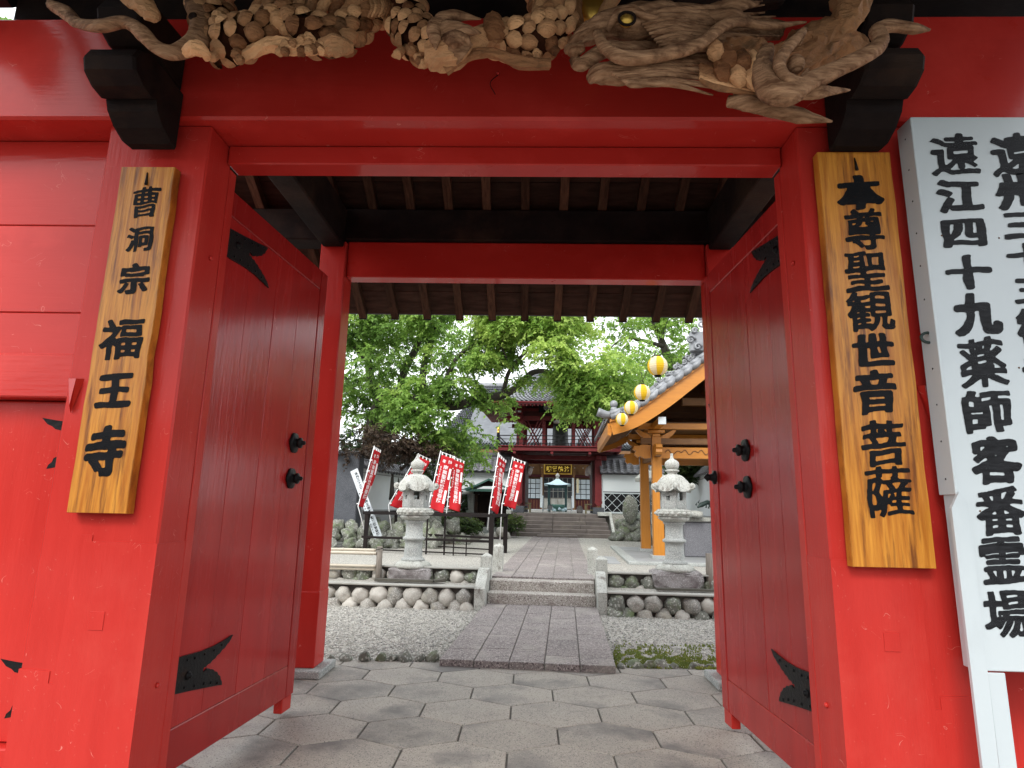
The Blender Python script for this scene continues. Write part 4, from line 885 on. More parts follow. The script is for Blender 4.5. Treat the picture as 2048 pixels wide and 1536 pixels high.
bar((-1.40, 11.85, zt_), (-1.24, 13.0, zt_), .06, name='rail'); bar((-4.05, 12.35, zt_), (-3.95, 14.2, zt_), .05, name='rail')
for u in (-2.15, -1.9): bar((u, 12.0, ZC), (u, 12.0, .66), .022, name='upright')

# ================================================================== red votive banners
MAINT = '南無聖観世音菩薩'
def banner(p_top, p_bot, w_, ang, lean, label, seed, base_px, v, full=True, drop=0):
    """p_top,p_bot: photo pixels of the pole side of the cloth; w_: cloth width; ang: turn of the arm about the pole (0 = along u)"""
    A = cv(*p_top, v); B_ = cv(*p_bot, v); F = cv(*base_px, v)
    t = thing('votive_banner', label, 'banner', tuple(F), group='red votive banners on the rack')
    ax = (A-B_).normalized(); H = (A-B_).length
    arm = Vector((math.cos(ang), math.sin(ang), -math.tan(lean))).normalized()
    MB().tube([F, B_, A+ax*.07], [.011, .010, .008], 8).build('pole', MM['pole'], t)
    MB().tube([A+ax*.05, A+ax*.04+arm*(w_+.05)], .006, 6).build('cross_arm', MM['pole'], t)
    nrm = arm.cross(ax).normalized()
    def S(x, y):      # x 0..1 across, y 0..1 from top
        sway = .05*math.sin(y*4+seed)*y+.03*math.sin(x*5+y*3+seed*2)*y; sl = drop*y*y
        bot = .06*(x-.3 if x > .3 else .3-x) if y > .98 else 0
        return A+ax*(-y*H-.0)+arm*(.035+w_*x)+nrm*(sway*(.3+x))+Vector((sl*x*.4*math.cos(ang), 0, -.04*math.sin(PI*min(1, x))*y*0))
    c = MB(); c.grid(lambda x, y: S(x, y), 10, 40); co = c.build('cloth', MM['flag'], t)
    so = co.modifiers.new('thick', 'SOLIDIFY'); so.thickness = .003
    for i in range(4): 
        x = .04+.30*i; p = S(x, 0); MB().cbox(p+ax*.025, (.025, .012, .06)).build('tie_loop', MM['pole'], t)
    for i in range(1, 6): p = S(0, i/5.2); MB().cbox(p-arm*.02, (.06, .012, .022)).build('tie_loop', MM['pole'], t)
    def put(ch, x, y, wx, hy, off=.03):
        vs, fs = glyph(ch, off); return [tuple(S(x+a*wx, y-b*hy)-nrm*.006*sgn) for a, b in vs], fs
    sgn = 1 if nrm.y > 0 else -1
    tx = MB()
    rows = [('奉', .30, .10, .26, .065), ('納', .72, .085, .26, .065)]+[(ch, .5, .20+i*.088, .34, .078) for i, ch in enumerate(MAINT)]
    for r_ in rows: tx.add(*put(*r_, .02))
    for i, ch in enumerate('商売繁盛家内安全'): tx.add(*put(ch, .15, .22+i*.045, .11, .036, .01))
    for (x0, x1, y0, y1) in ((.78, .94, .20, .40), (.78, .94, .60, .84)):
        n0 = 8; vs = [tuple(S(x0+(x1-x0)*e, y0+(y1-y0)*q/n0)-nrm*.006*sgn) for q in range(n0+1) for e in (0, 1)]; MB().add(vs, [(2*q, 2*q+1, 2*q+3, 2*q+2) for q in range(n0)]).build('name_strip', MM['flagtext'], t)
    tx.build('lettering', MM['flagtext'], t, kind=None)
    return t
banner((747,898), (716,1012), .26, R(78), R(10), 'leftmost red banner, seen nearly edge-on before the white wall', 1, (733,1075), 12.4, drop=.2)
banner((834,912), (777,1010), .29, R(25), R(20), 'red banner partly hidden behind the left stone lantern', 2, (783,1060), 13.4)
banner((880,908), (856,1016), .28, R(12), R(17), 'broad red banner just right of the left stone lantern', 3, (851,1100), 12.15)
banner((905,918), (894,1016), .26, R(30), R(17), 'fourth red banner from the left, overlapped by its neighbour', 4, (888,1075), 13.4)
banner((996,912), (979,1018), .25, R(58), R(25), 'narrow red banner second from the right, half turned away', 5, (975,1060), 12.0)
banner((1024,920), (1004,1010), .26, R(12), R(17), 'rightmost red banner, in front of the bell tower', 6, (1000,1080), 12.9)

# ================================================================== leaning white signboard and monument
p0, p1 = cv(708, 940, 13.0), cv(757, 1075, 12.75)
lb = thing('leaning_board', 'narrow white board with small brushed writing leaning by the dark monument', 'sign', tuple(p1))
d = p0-p1; L = d.length; ax = d.normalized(); s = Vector((0, -1, 0)).cross(ax).normalized(); nn = s.cross(ax).normalized()
T = Matrix(((s.x, nn.x, ax.x, p1.x), (s.y, nn.y, ax.y, p1.y), (s.z, nn.z, ax.z, p1.z), (0, 0, 0, 1)))
MB().box(-.085, .085, -.012, .012, 0, L, .002, T).build('board', MM['white'], lb)
m = MB(); sgn = -1 if nn.y > 0 else 1; mir = Matrix.Scale(1 if s.x > 0 else -1, 4, (1, 0, 0))
for i, ch in enumerate('遠州三十三観音霊場福王寺本尊聖観世音菩薩'):
    vs, fs = glyph(ch, .03); z = L-.10-i*.075
    m.add(vs and [(.02+a*.07, sgn*.0135, z+b*.065) for a, b in vs], fs, T @ mir)
for i, ch in enumerate('曹洞宗福王寺参拝者各位御祈祷受付'):
    vs, fs = glyph(ch, .02); z = L-.55-i*.06; m.add([(-.055+a*.03, sgn*.0135, z+b*.035) for a, b in vs], fs, T @ mir)
m.build('lettering', MM['ink'], lb)
MB().box(-5.45, -4.76, 13.8, 14.15, .50, 2.48, .02).single('stone_monument', MM['slate'], 'tall dark polished granite monument at the left edge of the court', 'monument', (-5.1, 13.9, .50))

# ================================================================== rough rock bank on the left, garden rocks
SR = [MB().ball((0, 0, 0), (1, 1, 1), 3, wob=.55, seed=s+41).mesh('rock', MM['mossrock']) for s in range(6)]
def rockpile(label, specs, base, seed=1, meshes=None):
    t = thing('rock_pile', label, 'rocks', base); rnd = random.Random(seed)
    for (u, v, z, r) in specs: place(rnd.choice(meshes or SR), 'rock', t, (u, v, z), (rnd.uniform(-.4, .4), rnd.uniform(-.4, .4), rnd.random()*6), (r*rnd.uniform(.9, 1.2), r*.8, r*rnd.uniform(.75, 1)))
    return t
rnd = random.Random(8); sp = []
for row, (z, dv) in enumerate(((.42, 0), (.58, .15), (.74, .3))):
    for i in range(10): sp.append((-5.6+i*.30+rnd.uniform(-.05, .05), 12.9+dv+i*.10, z, .17+rnd.uniform(-.03, .03)))
rockpile('stacked mossy rocks below the dark monument', sp, (-4.5, 13.2, .33), 2)
sp = []
for px_, py_, r in ((800,1052,.30),(830,1075,.24),(860,1048,.30),(885,1075,.26),(905,1052,.22),(790,1082,.2),(925,1085,.2),(870,1090,.16),(750,1060,.26),(715,1070,.24)):
    p = cv(px_, py_, 15.3); sp.append((p.x, p.y, p.z, r))
rockpile('large weathered garden rocks behind the steel rack', sp, (-3.6, 15.3, .33), 3)
sp = []
for px_, py_, r in ((948,1066,.20),(960,1072,.17),(1003,1064,.20),(990,1074,.16),(975,1078,.2),(1012,1072,.14),(918,1070,.2)):
    p = cv(px_, py_, 18.5); sp.append((p.x, p.y, p.z, r))
rockpile('rounded rocks around the foot of the little shrine', sp, (-2.4, 18.5, .33), 4, SB)

# ================================================================== white plaster walls with tiled tops
def wall(p0, p1, z0, z1, label, th=.22, base_z=None, tn=None, group=None, dado=None):
    t = thing('plaster_wall', label, 'wall', (*p0, z0)); a = Vector((*p0, 0)); b = Vector((*p1, 0)); d = (b-a); L = d.length; d.normalize(); s = Vector((-d.y, d.x, 0))
    T = Matrix(((d.x, s.x, 0, a.x), (d.y, s.y, 0, a.y), (0, 0, 1, 0), (0, 0, 0, 1)))
    MB().box(0, L, -th/2, th/2, z0, z1, 0, T).build('plaster', MM['plaster'], t)
    if base_z is not None: MB().box(-.02, L+.02, -th/2-.04, th/2+.04, base_z, z0-.001, .01, T).build('footing', MM['concrete'], t)
    MB().box(0, L, -th/2-.012, th/2+.012, z1-.12, z1-.10, 0, T).build('moulding', MM['concrete'], t)
    MB().prism([(-th/2-.16, z1), (0, z1+.17), (th/2+.16, z1), (th/2, z1-.01), (-th/2, z1-.01)], 0, L, 'x', T).build('coping_bed', MM['tile_d'], t)
    n = int(L/.19)
    me = COPT
    for i in range(min(n, 120)):
        for sd_ in (-1, 1):
            o = bpy.data.objects.new('tile', me); COL.objects.link(o); o.parent = t; BASE[o.name] = BASE[t.name]
            o.matrix_local = Matrix.Translation(-BASE[t.name]) @ T @ Matrix.Translation(((i+.5)*L/n, sd_*(th/2+.06), z1+.06)) @ Matrix.Rotation(-sd_*R(46), 4, 'X')
    m = MB(); m.tube([T @ Vector((0, 0, z1+.19)), T @ Vector((L, 0, z1+.19))], .055, 10); m.build('ridge_tile', MM['tile_d'], t)
    return t
m = MB()
for a in range(1): m.tube([(0, 0, -.14), (0, 0, .14)], .04, 8)
m2 = MB(); m2.tube([(0, -.15, 0), (0, .15, 0)], [.042, .036], 8); COPT = m2.mesh('tile', MM['tile_d'])
A_, B_ = cv(712, 1012, 14.4), cv(880, 1030, 21.0)
wall((A_.x, A_.y), (B_.x, B_.y), 1.13, 2.12, 'white plaster wall with small tiled roof running away on the left', base_z=.33)
A_, B_ = cv(1500, 1030, 11.5), cv(1362, 1030, 20.5)
wall((A_.x, A_.y), (B_.x, B_.y), 1.15, 2.15, 'white plaster wall with small tiled roof behind the right lantern', base_z=.33)

# ================================================================== tile roofing helpers
def tile_patch(p00, p10, p01, p11, nu, nv, amp=.03, sag=0.0, lift=.03, seg=6):
    """wavy courses of tiles between two eave corners (p00,p10) and two ridge corners (p01,p11): one joined sheet"""
    p00, p10, p01, p11 = map(Vector, (p00, p10, p01, p11)); m = MB(); nrm = (p10-p00).cross(p01-p00).normalized()
    if nrm.z < 0: nrm = -nrm
    def S(a, b): 
        q = p00*(1-a)*(1-b)+p10*a*(1-b)+p01*(1-a)*b+p11*a*b; return q-Vector((0, 0, sag*4*b*(1-b)))
    for j in range(nv):
        b0, b1 = j/nv, (j+1.12)/nv; vs = []; n = nu*seg
        for i in range(n+1):
            a = i/n; ph = (i % seg)/seg*2*PI; wv = amp*(.5+.5*math.cos(ph))**1.4 if True else 0
            vs += [S(a, b0)+nrm*(wv+lift-.022), S(a, b0)+nrm*(wv+lift), S(a, min(1, b1))+nrm*(wv*.9)]
        m.add(vs, [(3*i+k, 3*i+3+k, 3*i+4+k, 3*i+1+k) for i in range(n) for k in (0, 1)], smooth=False)
    return m
m = MB(); seg = 7; vs = []
for i in range(seg+1):
    a = i/seg; y = a-.5; wv = .22*math.cos(a*2*PI*1.0)+.05*math.sin(a*2*PI)
    vs += [(y*1.04, -.5, wv*.9-.10), (y*1.04, -.5, wv+.07), (y*1.04, .62, wv-.05)]
m.add(vs, [(3*i+k, 3*i+3+k, 3*i+4+k, 3*i+1+k) for i in range(seg) for k in (0, 1)], smooth=True); PT = m.mesh('tile', MM['tile_d'])
def tile_pieces(parent, p00, p10, p01, p11, nu, nv, me=None, name='tile', zscale=.28):
    p00, p10, p01, p11 = map(Vector, (p00, p10, p01, p11)); b = BASE[parent.name]
    for j in range(nv):
        for i in range(nu):
            a0, a1, c0, c1 = i/nu, (i+1)/nu, j/nv, (j+1)/nv
            S = lambda a, b_: p00*(1-a)*(1-b_)+p10*a*(1-b_)+p01*(1-a)*b_+p11*a*b_
            cc = S((a0+a1)/2, (c0+c1)/2); X = S(a1, (c0+c1)/2)-S(a0, (c0+c1)/2); Y = S((a0+a1)/2, c1)-S((a0+a1)/2, c0); Z = X.cross(Y).normalized(); Z = Z if Z.z > 0 else -Z
            o = bpy.data.objects.new(name, me or PT); COL.objects.link(o); o.parent = parent; BASE[o.name] = b; k = X.length*zscale*1.6
            o.matrix_local = Matrix(((X.x, Y.x, Z.x*k, cc.x-b.x), (X.y, Y.y, Z.y*k, cc.y-b.y), (X.z, Y.z, Z.z*k, cc.z-b.z), (0, 0, 0, 1)))

# ================================================================== big steps up to the terrace
bs = thing('stone_stairs', 'wide flight of dark worn stone steps rising to the bell tower', 'stairs', (-.3, 20.2, ZC))
n = 6; zz0, zz1 = ZC, 1.05; dz = (zz1-zz0)/n; vv = [19.85+.30*i for i in range(n+1)]
for i in range(n):
    uL = -2.6+(.0 if i < 2 else .2); uR = 1.50-.03*i
    segs = [uL, uL+.9, -.78, .35, uR] if i == 0 else [uL, -1.6+.3*(i % 2), -.4, .5+.2*(i % 2), uR]
    for k in range(len(segs)-1):
        MB().box(segs[k]+.004, segs[k+1]-.004, vv[i], vv[i]+.46, zz0-.02+(0 if i == 0 else dz*(i-1)), zz0+dz*(i+1)+.002*(k % 2), .012).build('step_block', MM['oldstep'], bs)
MB().box(-.875, .40, 19.52, 19.846, ZC, ZC+.075, .01).build('lowest_step', MM['oldstep'], bs)
MB().prism([(19.8, ZC), (19.8, .40), (21.6, 1.14), (21.9, 1.14), (21.9, ZC)], 1.51, 1.60, 'x').build('side_kerb', MM['granite_w'], bs)
MB().box(1.12, 1.50, 21.2, 21.75, 1.0, 1.13, .01).build('curb_stone', MM['granite_w'], bs); MB().box(-2.25, -1.85, 21.2, 21.75, 1.0, 1.13, .01).build('curb_stone', MM['granite_w'], bs)

# ================================================================== bell tower gate
CT = -.23
bt = thing('bell_tower', 'maroon two-storey temple bell tower with a tiled roof, standing over the stairs', 'bell tower', (CT, 22, 1.05))
def bb(nm, m, u0, u1, v0, v1, z0, z1, b=.01, parent=None, label=None): return MB().box(u0, u1, v0, v1, z0, z1, b).build(nm, MM[m], parent or bt, label)
PL, PR = -1.64, 1.18
for u in (PL, PR):
    for v in (22.0, 24.3):
        bb('base_stone', 'slate', u-.19, u+.19, v-.19, v+.19, 1.05, 1.28)
        bb('post', 'maroon', u-.12, u+.12, v-.12, v+.12, 1.50, 4.55)
        m = MB(); m.prism([(u-.13, 1.50), (u-.13, 1.42), (u, 1.30), (u+.13, 1.42), (u+.13, 1.50)], v-.13, v+.13, 'y'); m.build('post_shoe', MM['maroon'], bt)
for v in (22.0, 24.3):
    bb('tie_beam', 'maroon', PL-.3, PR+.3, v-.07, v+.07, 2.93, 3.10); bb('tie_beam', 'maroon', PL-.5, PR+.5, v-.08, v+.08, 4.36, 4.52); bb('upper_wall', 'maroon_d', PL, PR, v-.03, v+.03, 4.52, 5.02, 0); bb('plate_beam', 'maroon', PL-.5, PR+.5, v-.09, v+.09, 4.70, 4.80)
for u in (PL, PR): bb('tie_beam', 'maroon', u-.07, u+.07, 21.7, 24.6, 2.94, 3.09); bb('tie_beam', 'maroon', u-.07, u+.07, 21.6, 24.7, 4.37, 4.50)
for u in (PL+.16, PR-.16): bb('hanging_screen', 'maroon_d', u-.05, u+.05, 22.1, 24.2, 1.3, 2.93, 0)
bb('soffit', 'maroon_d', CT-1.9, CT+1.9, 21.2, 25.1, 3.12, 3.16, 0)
bb('balcony_fascia', 'maroon', CT-2.13, CT+2.13, 20.95, 21.07, 3.16, 3.30); bb('balcony_edge', 'maroon', CT-2.17, CT+2.17, 20.9, 25.4, 3.302, 3.335)
for u in (-1.75, -.45, .85): bb('joist_end', 'maroon', u-.05, u+.05, 20.98, 22, 3.06, 3.155)
for u in (CT-2.1, CT+2.1): bb('balcony_side', 'maroon', u-.05, u+.05, 21.08, 25.3, 3.17, 3.30)
for v in (21.05, 25.2):
    for z in (3.42, 3.56, 3.68): bb('rail', 'blackwood', CT-2.16, CT+2.16, v-.02, v+.02, z, z+.03 if z > 3.6 else z+.02, 0)
    for u in np.linspace(CT-1.4, CT+1.4, 5): bb('rail_post', 'blackwood', u-.02, u+.02, v-.02, v+.02, 3.335, 3.6, 0)
for s in (-1, 1):
    for z in (3.42, 3.56, 3.68): bb('rail', 'blackwood', CT+s*2.1-.02, CT+s*2.1+.02, 21.08, 25.2, z, z+.025, 0)
    bb('corner_post', 'blackwood', CT+s*2.1-.05, CT+s*2.1+.05, 21.0, 21.1, 3.335, 3.78)
    MB().lathe([(.05, 0), (.055, .03), (.04, .05), (.045, .09), (.055, .13), (.03, .18), (0, .23)], 14, (CT+s*2.1, 21.05, 3.78)).build('finial', MM['gold'], bt)
for v in (22.0, 24.3):      # inner uprights and crossed braces
    for u in (PL+.87, PR-.87): bb('upright', 'maroon', u-.06, u+.06, v-.05, v+.05, 3.335, 4.36)
    for (a, b) in ((PL+.14, PL+.80), (PR-.80, PR-.14)):
        for dx in (0, .12):
            m = MB()
            for (x0, x1) in ((a+dx, b-.12+dx), (b-dx, a+.12-dx)):
                P0 = Vector((x0, v, 3.34)); P1 = Vector((x1, v, 4.36)); d = P1-P0; T = Matrix.Translation(P0) @ d.to_track_quat('Z', 'Y').to_matrix().to_4x4(); m.box(-.02, .02, -.02, .02, 0, d.length, 0, T)
            m.build('cross_brace', MM['maroon'], bt)
m = MB(); m.lathe([(.24, -1.16), (.30, -1.16), (.31, -1.10), (.30, -.9), (.295, -.6), (.285, -.3), (.26, -.12), (.17, -.03), (0, 0)], 32, (CT+.05, 22.9, 4.52)); bl = m.single('temple_bell', MM['bell'], 'large dark bronze bell hanging in the upper storey of the tower', 'bell', (CT+.05, 22.9, 3.4))
MB().lathe([(.15, -.12), (.16, -.06), (.10, 0), (.03, .01), (0, .01)], 20, (CT-.03, 21.86, 4.36), lobes=lambda a, z: .06*math.cos(a*6)).build('carved_boss', MM['granite_w'], bt)
pq = bb('plaque', 'blackwood', -.95, .35, 21.74, 21.80, 4.62, 4.92); pm = MB()
for i, ch in enumerate('寺王福'):
    vs, fs = glyph(ch, .03); pm.add([(-.65+i*.35+a*.26, 21.735, 4.77+b*.2) for a, b in vs], fs)
pm.build('lettering', MM['granite'], pq)
# brackets with white-tipped ends
for u in np.linspace(PL-.15, PR+.15, 16): bb('rafter_tip', 'white', u-.02, u+.02, 21.38, 21.40, 4.80, 4.84, 0)
for s in (PL, PR):
    for dz_, w_ in ((4.56, .2), (4.68, .3), (4.80, .42)): bb('bracket', 'maroon', s-w_/2, s+w_/2, 21.72-w_*.3, 22.1, dz_, dz_+.08)
    bb('bracket_tip', 'white', s-.06, s+.06, 21.60, 21.62, 4.60, 4.66, 0)
# roof: eave with upturned corners, hipped, tiled
EW, V0, V1, ZE, ZK = 2.85, 20.75, 25.3, 4.72, 5.18
und = MB()
def eave(s, t):      # underside from wall plate to eave, s round the square
    return None
RL, RR, RV, RZ = CT-1.1, CT+1.1, 23.0, 6.35
def corner(su, sv): return Vector((CT+su*EW, V0 if sv < 0 else V1, ZE+.12))
c00, c10, c11, c01 = corner(-1, -1), corner(1, -1), corner(1, 1), corner(-1, 1)
r0, r1 = Vector((RL, RV, RZ)), Vector((RR, RV, RZ))
for nm_, q in (('front', (c00, c10, r0, r1)), ('back', (c11, c01, r1, r0)), ('left', (c01, c00, r0, r0)), ('right', (c10, c11, r1, r1))):
    tp = tile_patch(*q, 36, 13, .045, .16, .045).build('roof_tiles', MM['tile'], bt); tp['kind'] = 'stuff'
pl = [Vector((PL-.1, 21.9, 4.98)), Vector((PR+.1, 21.9, 4.98)), Vector((PR+.1, 24.4, 4.98)), Vector((PL-.1, 24.4, 4.98))]
ec = [c-Vector((0, 0, .08)) for c in (c00, c10, c11, c01)]
m = MB()
for i in range(4): 
    j = (i+1) % 4; m.add([pl[i], pl[j], ec[j], ec[i]], [(0, 1, 2, 3)]); m.add([ec[i], ec[j], ec[j]+Vector((0, 0, .06)), ec[i]+Vector((0, 0, .06))], [(0, 1, 2, 3)])
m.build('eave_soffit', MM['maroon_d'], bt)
m = MB()
for i in range(4):
    j = (i+1) % 4
    for k in range(44):
        t_ = (k+.5)/44; a = pl[i].lerp(pl[j], t_)-Vector((0, 0, .03)); b = ec[i].lerp(ec[j], t_)-Vector((0, 0, .03)); d = b-a; T = Matrix.Translation(a) @ d.to_track_quat('Z', 'Y').to_matrix().to_4x4(); m.box(-.02, .02, -.02, .02, 0, d.length, 0, T)
o = m.build('rafters', MM['maroon'], bt); o['kind'] = 'stuff'
for a, b in ((c00, c10), (c10, c11), (c11, c01), (c01, c00)): MB().tube([a+Vector((0, 0, -.01)), b+Vector((0, 0, -.01))], .035, 6).build('eave_board', MM['maroon'], bt)
for a, b in ((c00, r0), (c10, r1), (c11, r1), (c01, r0), (r0, r1)):
    P = [a.lerp(b, i/8)+Vector((0, 0, .06-.22*4*(i/8)*(1-i/8)*(0 if a is r0 else 1))) for i in range(9)]; MB().tube(P, .075, 8).build('ridge', MM['tile'], bt)

# ================================================================== lattice side walls with tiled roofs
def namako(u0, u1, v, label, seed, dz=0):
    t = thing('lattice_wall', label, 'wall', ((u0+u1)/2, v, 1.0)); zb, zm, zt = 1.12, 1.78, 2.44
    MB().box(u0, u1, v, v+.2, .33, 1.10, 0).build('footing', MM['mossrock'], t)
    MB().box(u0, u1, v+.02, v+.2, 1.10, zt, 0).build('plaster', MM['plaster'], t)
    MB().box(u0, u1, v+.0, v+.018, zb, zm, 0).build('black_panel', MM['blackwood'], t)
    for (a, b, c_, d_) in ((u0, u1, zm-.012, zm+.03), (u0, u1, zb-.03, zb+.02), (u0, u0+.05, zb+.021, zm-.013), (u1-.05, u1, zb+.021, zm-.013)): MB().box(a, b, v-.015, v-.001, c_, d_, .002).build('border', MM['white'], t)
    MB().box(u0, u1, v-.02, v-.002, zm+.035, zm+.06, 0).build('trim', MM['blackwood'], t)
    p = .33; H = zm-zb-.03
    for sg_ in (-1, 1):
        k = -3
        while True:
            a = u0+k*p
            if a > u1+p: break
            k += 1; x0, x1 = (a, a+H) if sg_ > 0 else (a+H, a)
            P0 = Vector((x0, v-.006, zb+.02)); P1 = Vector((x1, v-.006, zm-.012)); lo_, hi = 0, 1
            q = sorted([(u0+.03-P0.x)/(P1.x-P0.x), (u1-.03-P0.x)/(P1.x-P0.x)]); lo_ = max(0, q[0]); hi = min(1, q[1])
            if hi-lo_ < .05: continue
            a_, b_ = P0.lerp(P1, lo_), P0.lerp(P1, hi); d = b_-a_; T = Matrix.Translation(a_) @ d.to_track_quat('Z', 'Y').to_matrix().to_4x4(); MB().box(-.016, .016, -.008, .006+.001*sg_, 0, d.length, 0, T).build('lattice_bar', MM['white'], t)
    MB().box(u0-.1, u1+.1, v-.16, v+.4, zt, zt+.05, 0).build('eave_board', MM['blackwood'], t)
    nn_ = int((u1-u0+.2)/.235)
    tile_pieces(t, (u0-.1, v-.28, zt+.05), (u1+.1, v-.28, zt+.05), (u0-.1, v+.35, zt+.58), (u1+.1, v+.35, zt+.58), nn_, 7)
    MB().prism([(v-.26, zt+.02), (v+.36, zt+.52), (v+.95, zt+.02)], u0-.08, u1+.08, 'x').build('roof_bed', MM['tile_d'], t)
    m = MB(); m.tube([(u0-.1, v+.36, zt+.66), (u1+.1, v+.36, zt+.66)], .09, 8); m.box(u0-.1, u1+.1, v+.30, v+.42, zt+.5, zt+.62); m.build('ridge', MM['tile_d'], t)
    return t
namako(1.34, 4.9, 21.9, 'white wall with black and white diagonal lattice right of the bell tower', 1)
namako(-5.2, -1.84, 21.9, 'white wall with black and white diagonal lattice left of the bell tower', 2)

# ================================================================== main hall behind
HV = 32.0
hall = thing('main_hall', 'broad temple main hall with a great pale tiled roof behind the bell tower', 'temple hall', (-.35, HV, 1.05))
def hb(nm, m, u0, u1, v0, v1, z0, z1, b=.01, parent=None): return MB().box(u0, u1, v0, v1, z0, z1, b).build(nm, MM[m], parent or hall)
HC = -.36
hb('plinth', 'concrete', -9, 9, HV-.9, HV+9, 1.05, 1.12)
hb('wall', 'brown', -8, 7.5, HV+.25, HV+.4, 1.12, 3.9, 0)
hb('side_plaster', 'plaster', -8, -2.6, HV+.1, HV+.24, 1.12, 3.6, 0); hb('side_plaster', 'plaster', 1.9, 7.5, HV+.1, HV+.24, 1.12, 3.6, 0)
for u in (-2.45, -1.18, .46, 1.72): hb('pillar', 'brown', u-.06, u+.06, HV-.02, HV+.2, 1.12, 3.6)
hb('head_beam', 'maroon_d', -2.6, 1.9, HV, HV+.15, 2.76, 2.90); hb('dado', 'maroon_d', -2.4, -1.2, HV+.06, HV+.2, 1.12, 1.62); hb('dado', 'maroon_d', .5, 1.7, HV+.06, HV+.2, 1.12, 1.62)
for k in range(8): hb('dado_strip', 'brown', -2.36+k*.15, -2.345+k*.15+.01, HV+.03, HV+.058, 1.14, 1.6, 0); hb('dado_strip', 'brown', .55+k*.15, .575+k*.15, HV+.03, HV+.058, 1.14, 1.6, 0)
def screen(u0, u1, z0, z1, nu, nz_, mt='shoji', bar_='blackwood'):
    f = hb('window', bar_, u0, u1, HV+.10, HV+.12, z0, z1, 0)
    for i in range(nu):
        for j in range(nz_):
            a0 = u0+(u1-u0)*i/nu+.016; a1 = u0+(u1-u0)*(i+1)/nu-.016; b0 = z0+(z1-z0)*j/nz_+.016; b1 = z0+(z1-z0)*(j+1)/nz_-.016
            MB().box(a0, a1, HV+.085, HV+.099, b0, b1, .002).build('pane', MM[mt], f)
screen(-2.34, -1.25, 1.66, 2.68, 4, 4); screen(.55, 1.64, 1.66, 2.68, 4, 4)
MB().box(-2.36, -2.22, HV+.07, HV+.084, 1.66, 2.66, 0).build('curtain', MM['white'], hall)
screen(-1.10, .38, 1.70, 2.74, 6, 3, 'glassd', 'coping')
for k in range(4): 
    f = hb('door_panel', 'coping', -1.10+k*.37+.01, -1.10+(k+1)*.37-.01, HV+.06, HV+.08, 1.16, 1.68, 0)
for k in range(18): hb('transom_bar', 'brown', -2.35+k*.24-.02, -2.35+k*.24+.02, HV+.02, HV+.04, 2.92, 3.22, 0)
for u in (-1.22, .42): hb('pillar_board', 'white', u-.055, u+.055, HV-.06, HV-.03, 1.2, 2.74)
hb('hanging_scroll', 'paper', .60, .72, HV-.04, HV-.02, 1.98, 2.72)
sgn_ = hb('name_board', 'gold', -1.09, .36, HV-.36, HV-.30, 2.90, 3.43); MB().box(-1.02, .29, HV-.372, HV-.362, 2.96, 3.38, 0).build('board_face', mat('sign_board_brown', (.07,.032,.008), (.05,.022,.006), rough=.6, spec=.1), sgn_)
pm = MB()
for i, ch in enumerate('轉常輪法'):
    vs, fs = glyph(ch, .04); pm.add([(-.82+i*.305+a*.27, HV-.375, 3.17+b*.30) for a, b in vs], fs)
pm.build('lettering', MM['giltpaint'], sgn_)
hb('ceiling_eave', 'plaster', -8.5, 8, HV-1.6, HV+.2, 3.72, 3.78, 0)
for u in np.linspace(-2.5, 1.8, 11): MB().ball((float(u), HV-.02, 3.26), .03, 1).build('lamp_bulb', MM['white'], hall)
# roof: skirt and steep upper slope
E0, E1 = Vector((-7.4, 29.4, 3.98)), Vector((6.8, 29.4, 3.98)); K0, K1 = Vector((-5.2, 36.0, 8.4)), Vector((4.6, 36.0, 8.4))
m = tile_patch(E0, E1, K0, K1, 92, 34, .07, .55, .10).build('roof_tiles', MM['tile_far'], hall); m['kind'] = 'stuff'
m = tile_patch(Vector((-7.4, 42.6, 3.98)), E0, K0, K0+Vector((0, .5, 0)), 60, 24, .05, .5, .05).build('roof_tiles', MM['tile_far'], hall); m['kind'] = 'stuff'
MB().prism([(29.5, 3.85), (29.5, 3.95), (36, 8.3), (42.5, 3.95), (42.5, 3.85)], -5.1, 4.5, 'x').build('roof_body', MM['tile_far'], hall)
hb('eave_board', 'brown', -7.3, 6.7, 29.45, 29.6, 3.80, 3.95); hb('eave_soffit', 'plaster', -7.3, 6.7, 29.6, HV+.2, 3.80, 3.84, 0)
def sag_line(a, b, s): return [a.lerp(b, i/10)-Vector((0, 0, s*4*(i/10)*(1-i/10))) for i in range(11)]
MB().tube(sag_line(E0, Vector((-4.75, 33.3, 6.0)), .12), .12, 8).build('hip_ridge', MM['tile'], hall)
MB().tube(sag_line(Vector((-4.75, 33.3, 5.9)), K0, .1), .13, 8).build('verge_ridge', MM['tile'], hall); MB().tube(sag_line(Vector((-4.45, 33.2, 5.85)), K0+Vector((.3, 0, 0)), .1), .08, 8).build('verge_ridge', MM['tile'], hall)
MB().tube([K0, K1], .2, 8).build('main_ridge', MM['tile'], hall)
p = cv(981, 886, 31.6)
m = MB(); cr = [(-.30, -.10), (-.36, 0), (-.22, .02), (-.26, .10), (-.12, .10), (-.10, .2), (0, .27), (.10, .2), (.12, .10), (.26, .10), (.22, .02), (.36, 0), (.30, -.10)]
m.prism([(p.x+a*1.15, p.z+b*1.0) for a, b in cr], p.y-.03, p.y+.05, 'y'); m.build('roof_crest', MM['tile_d'], hall)

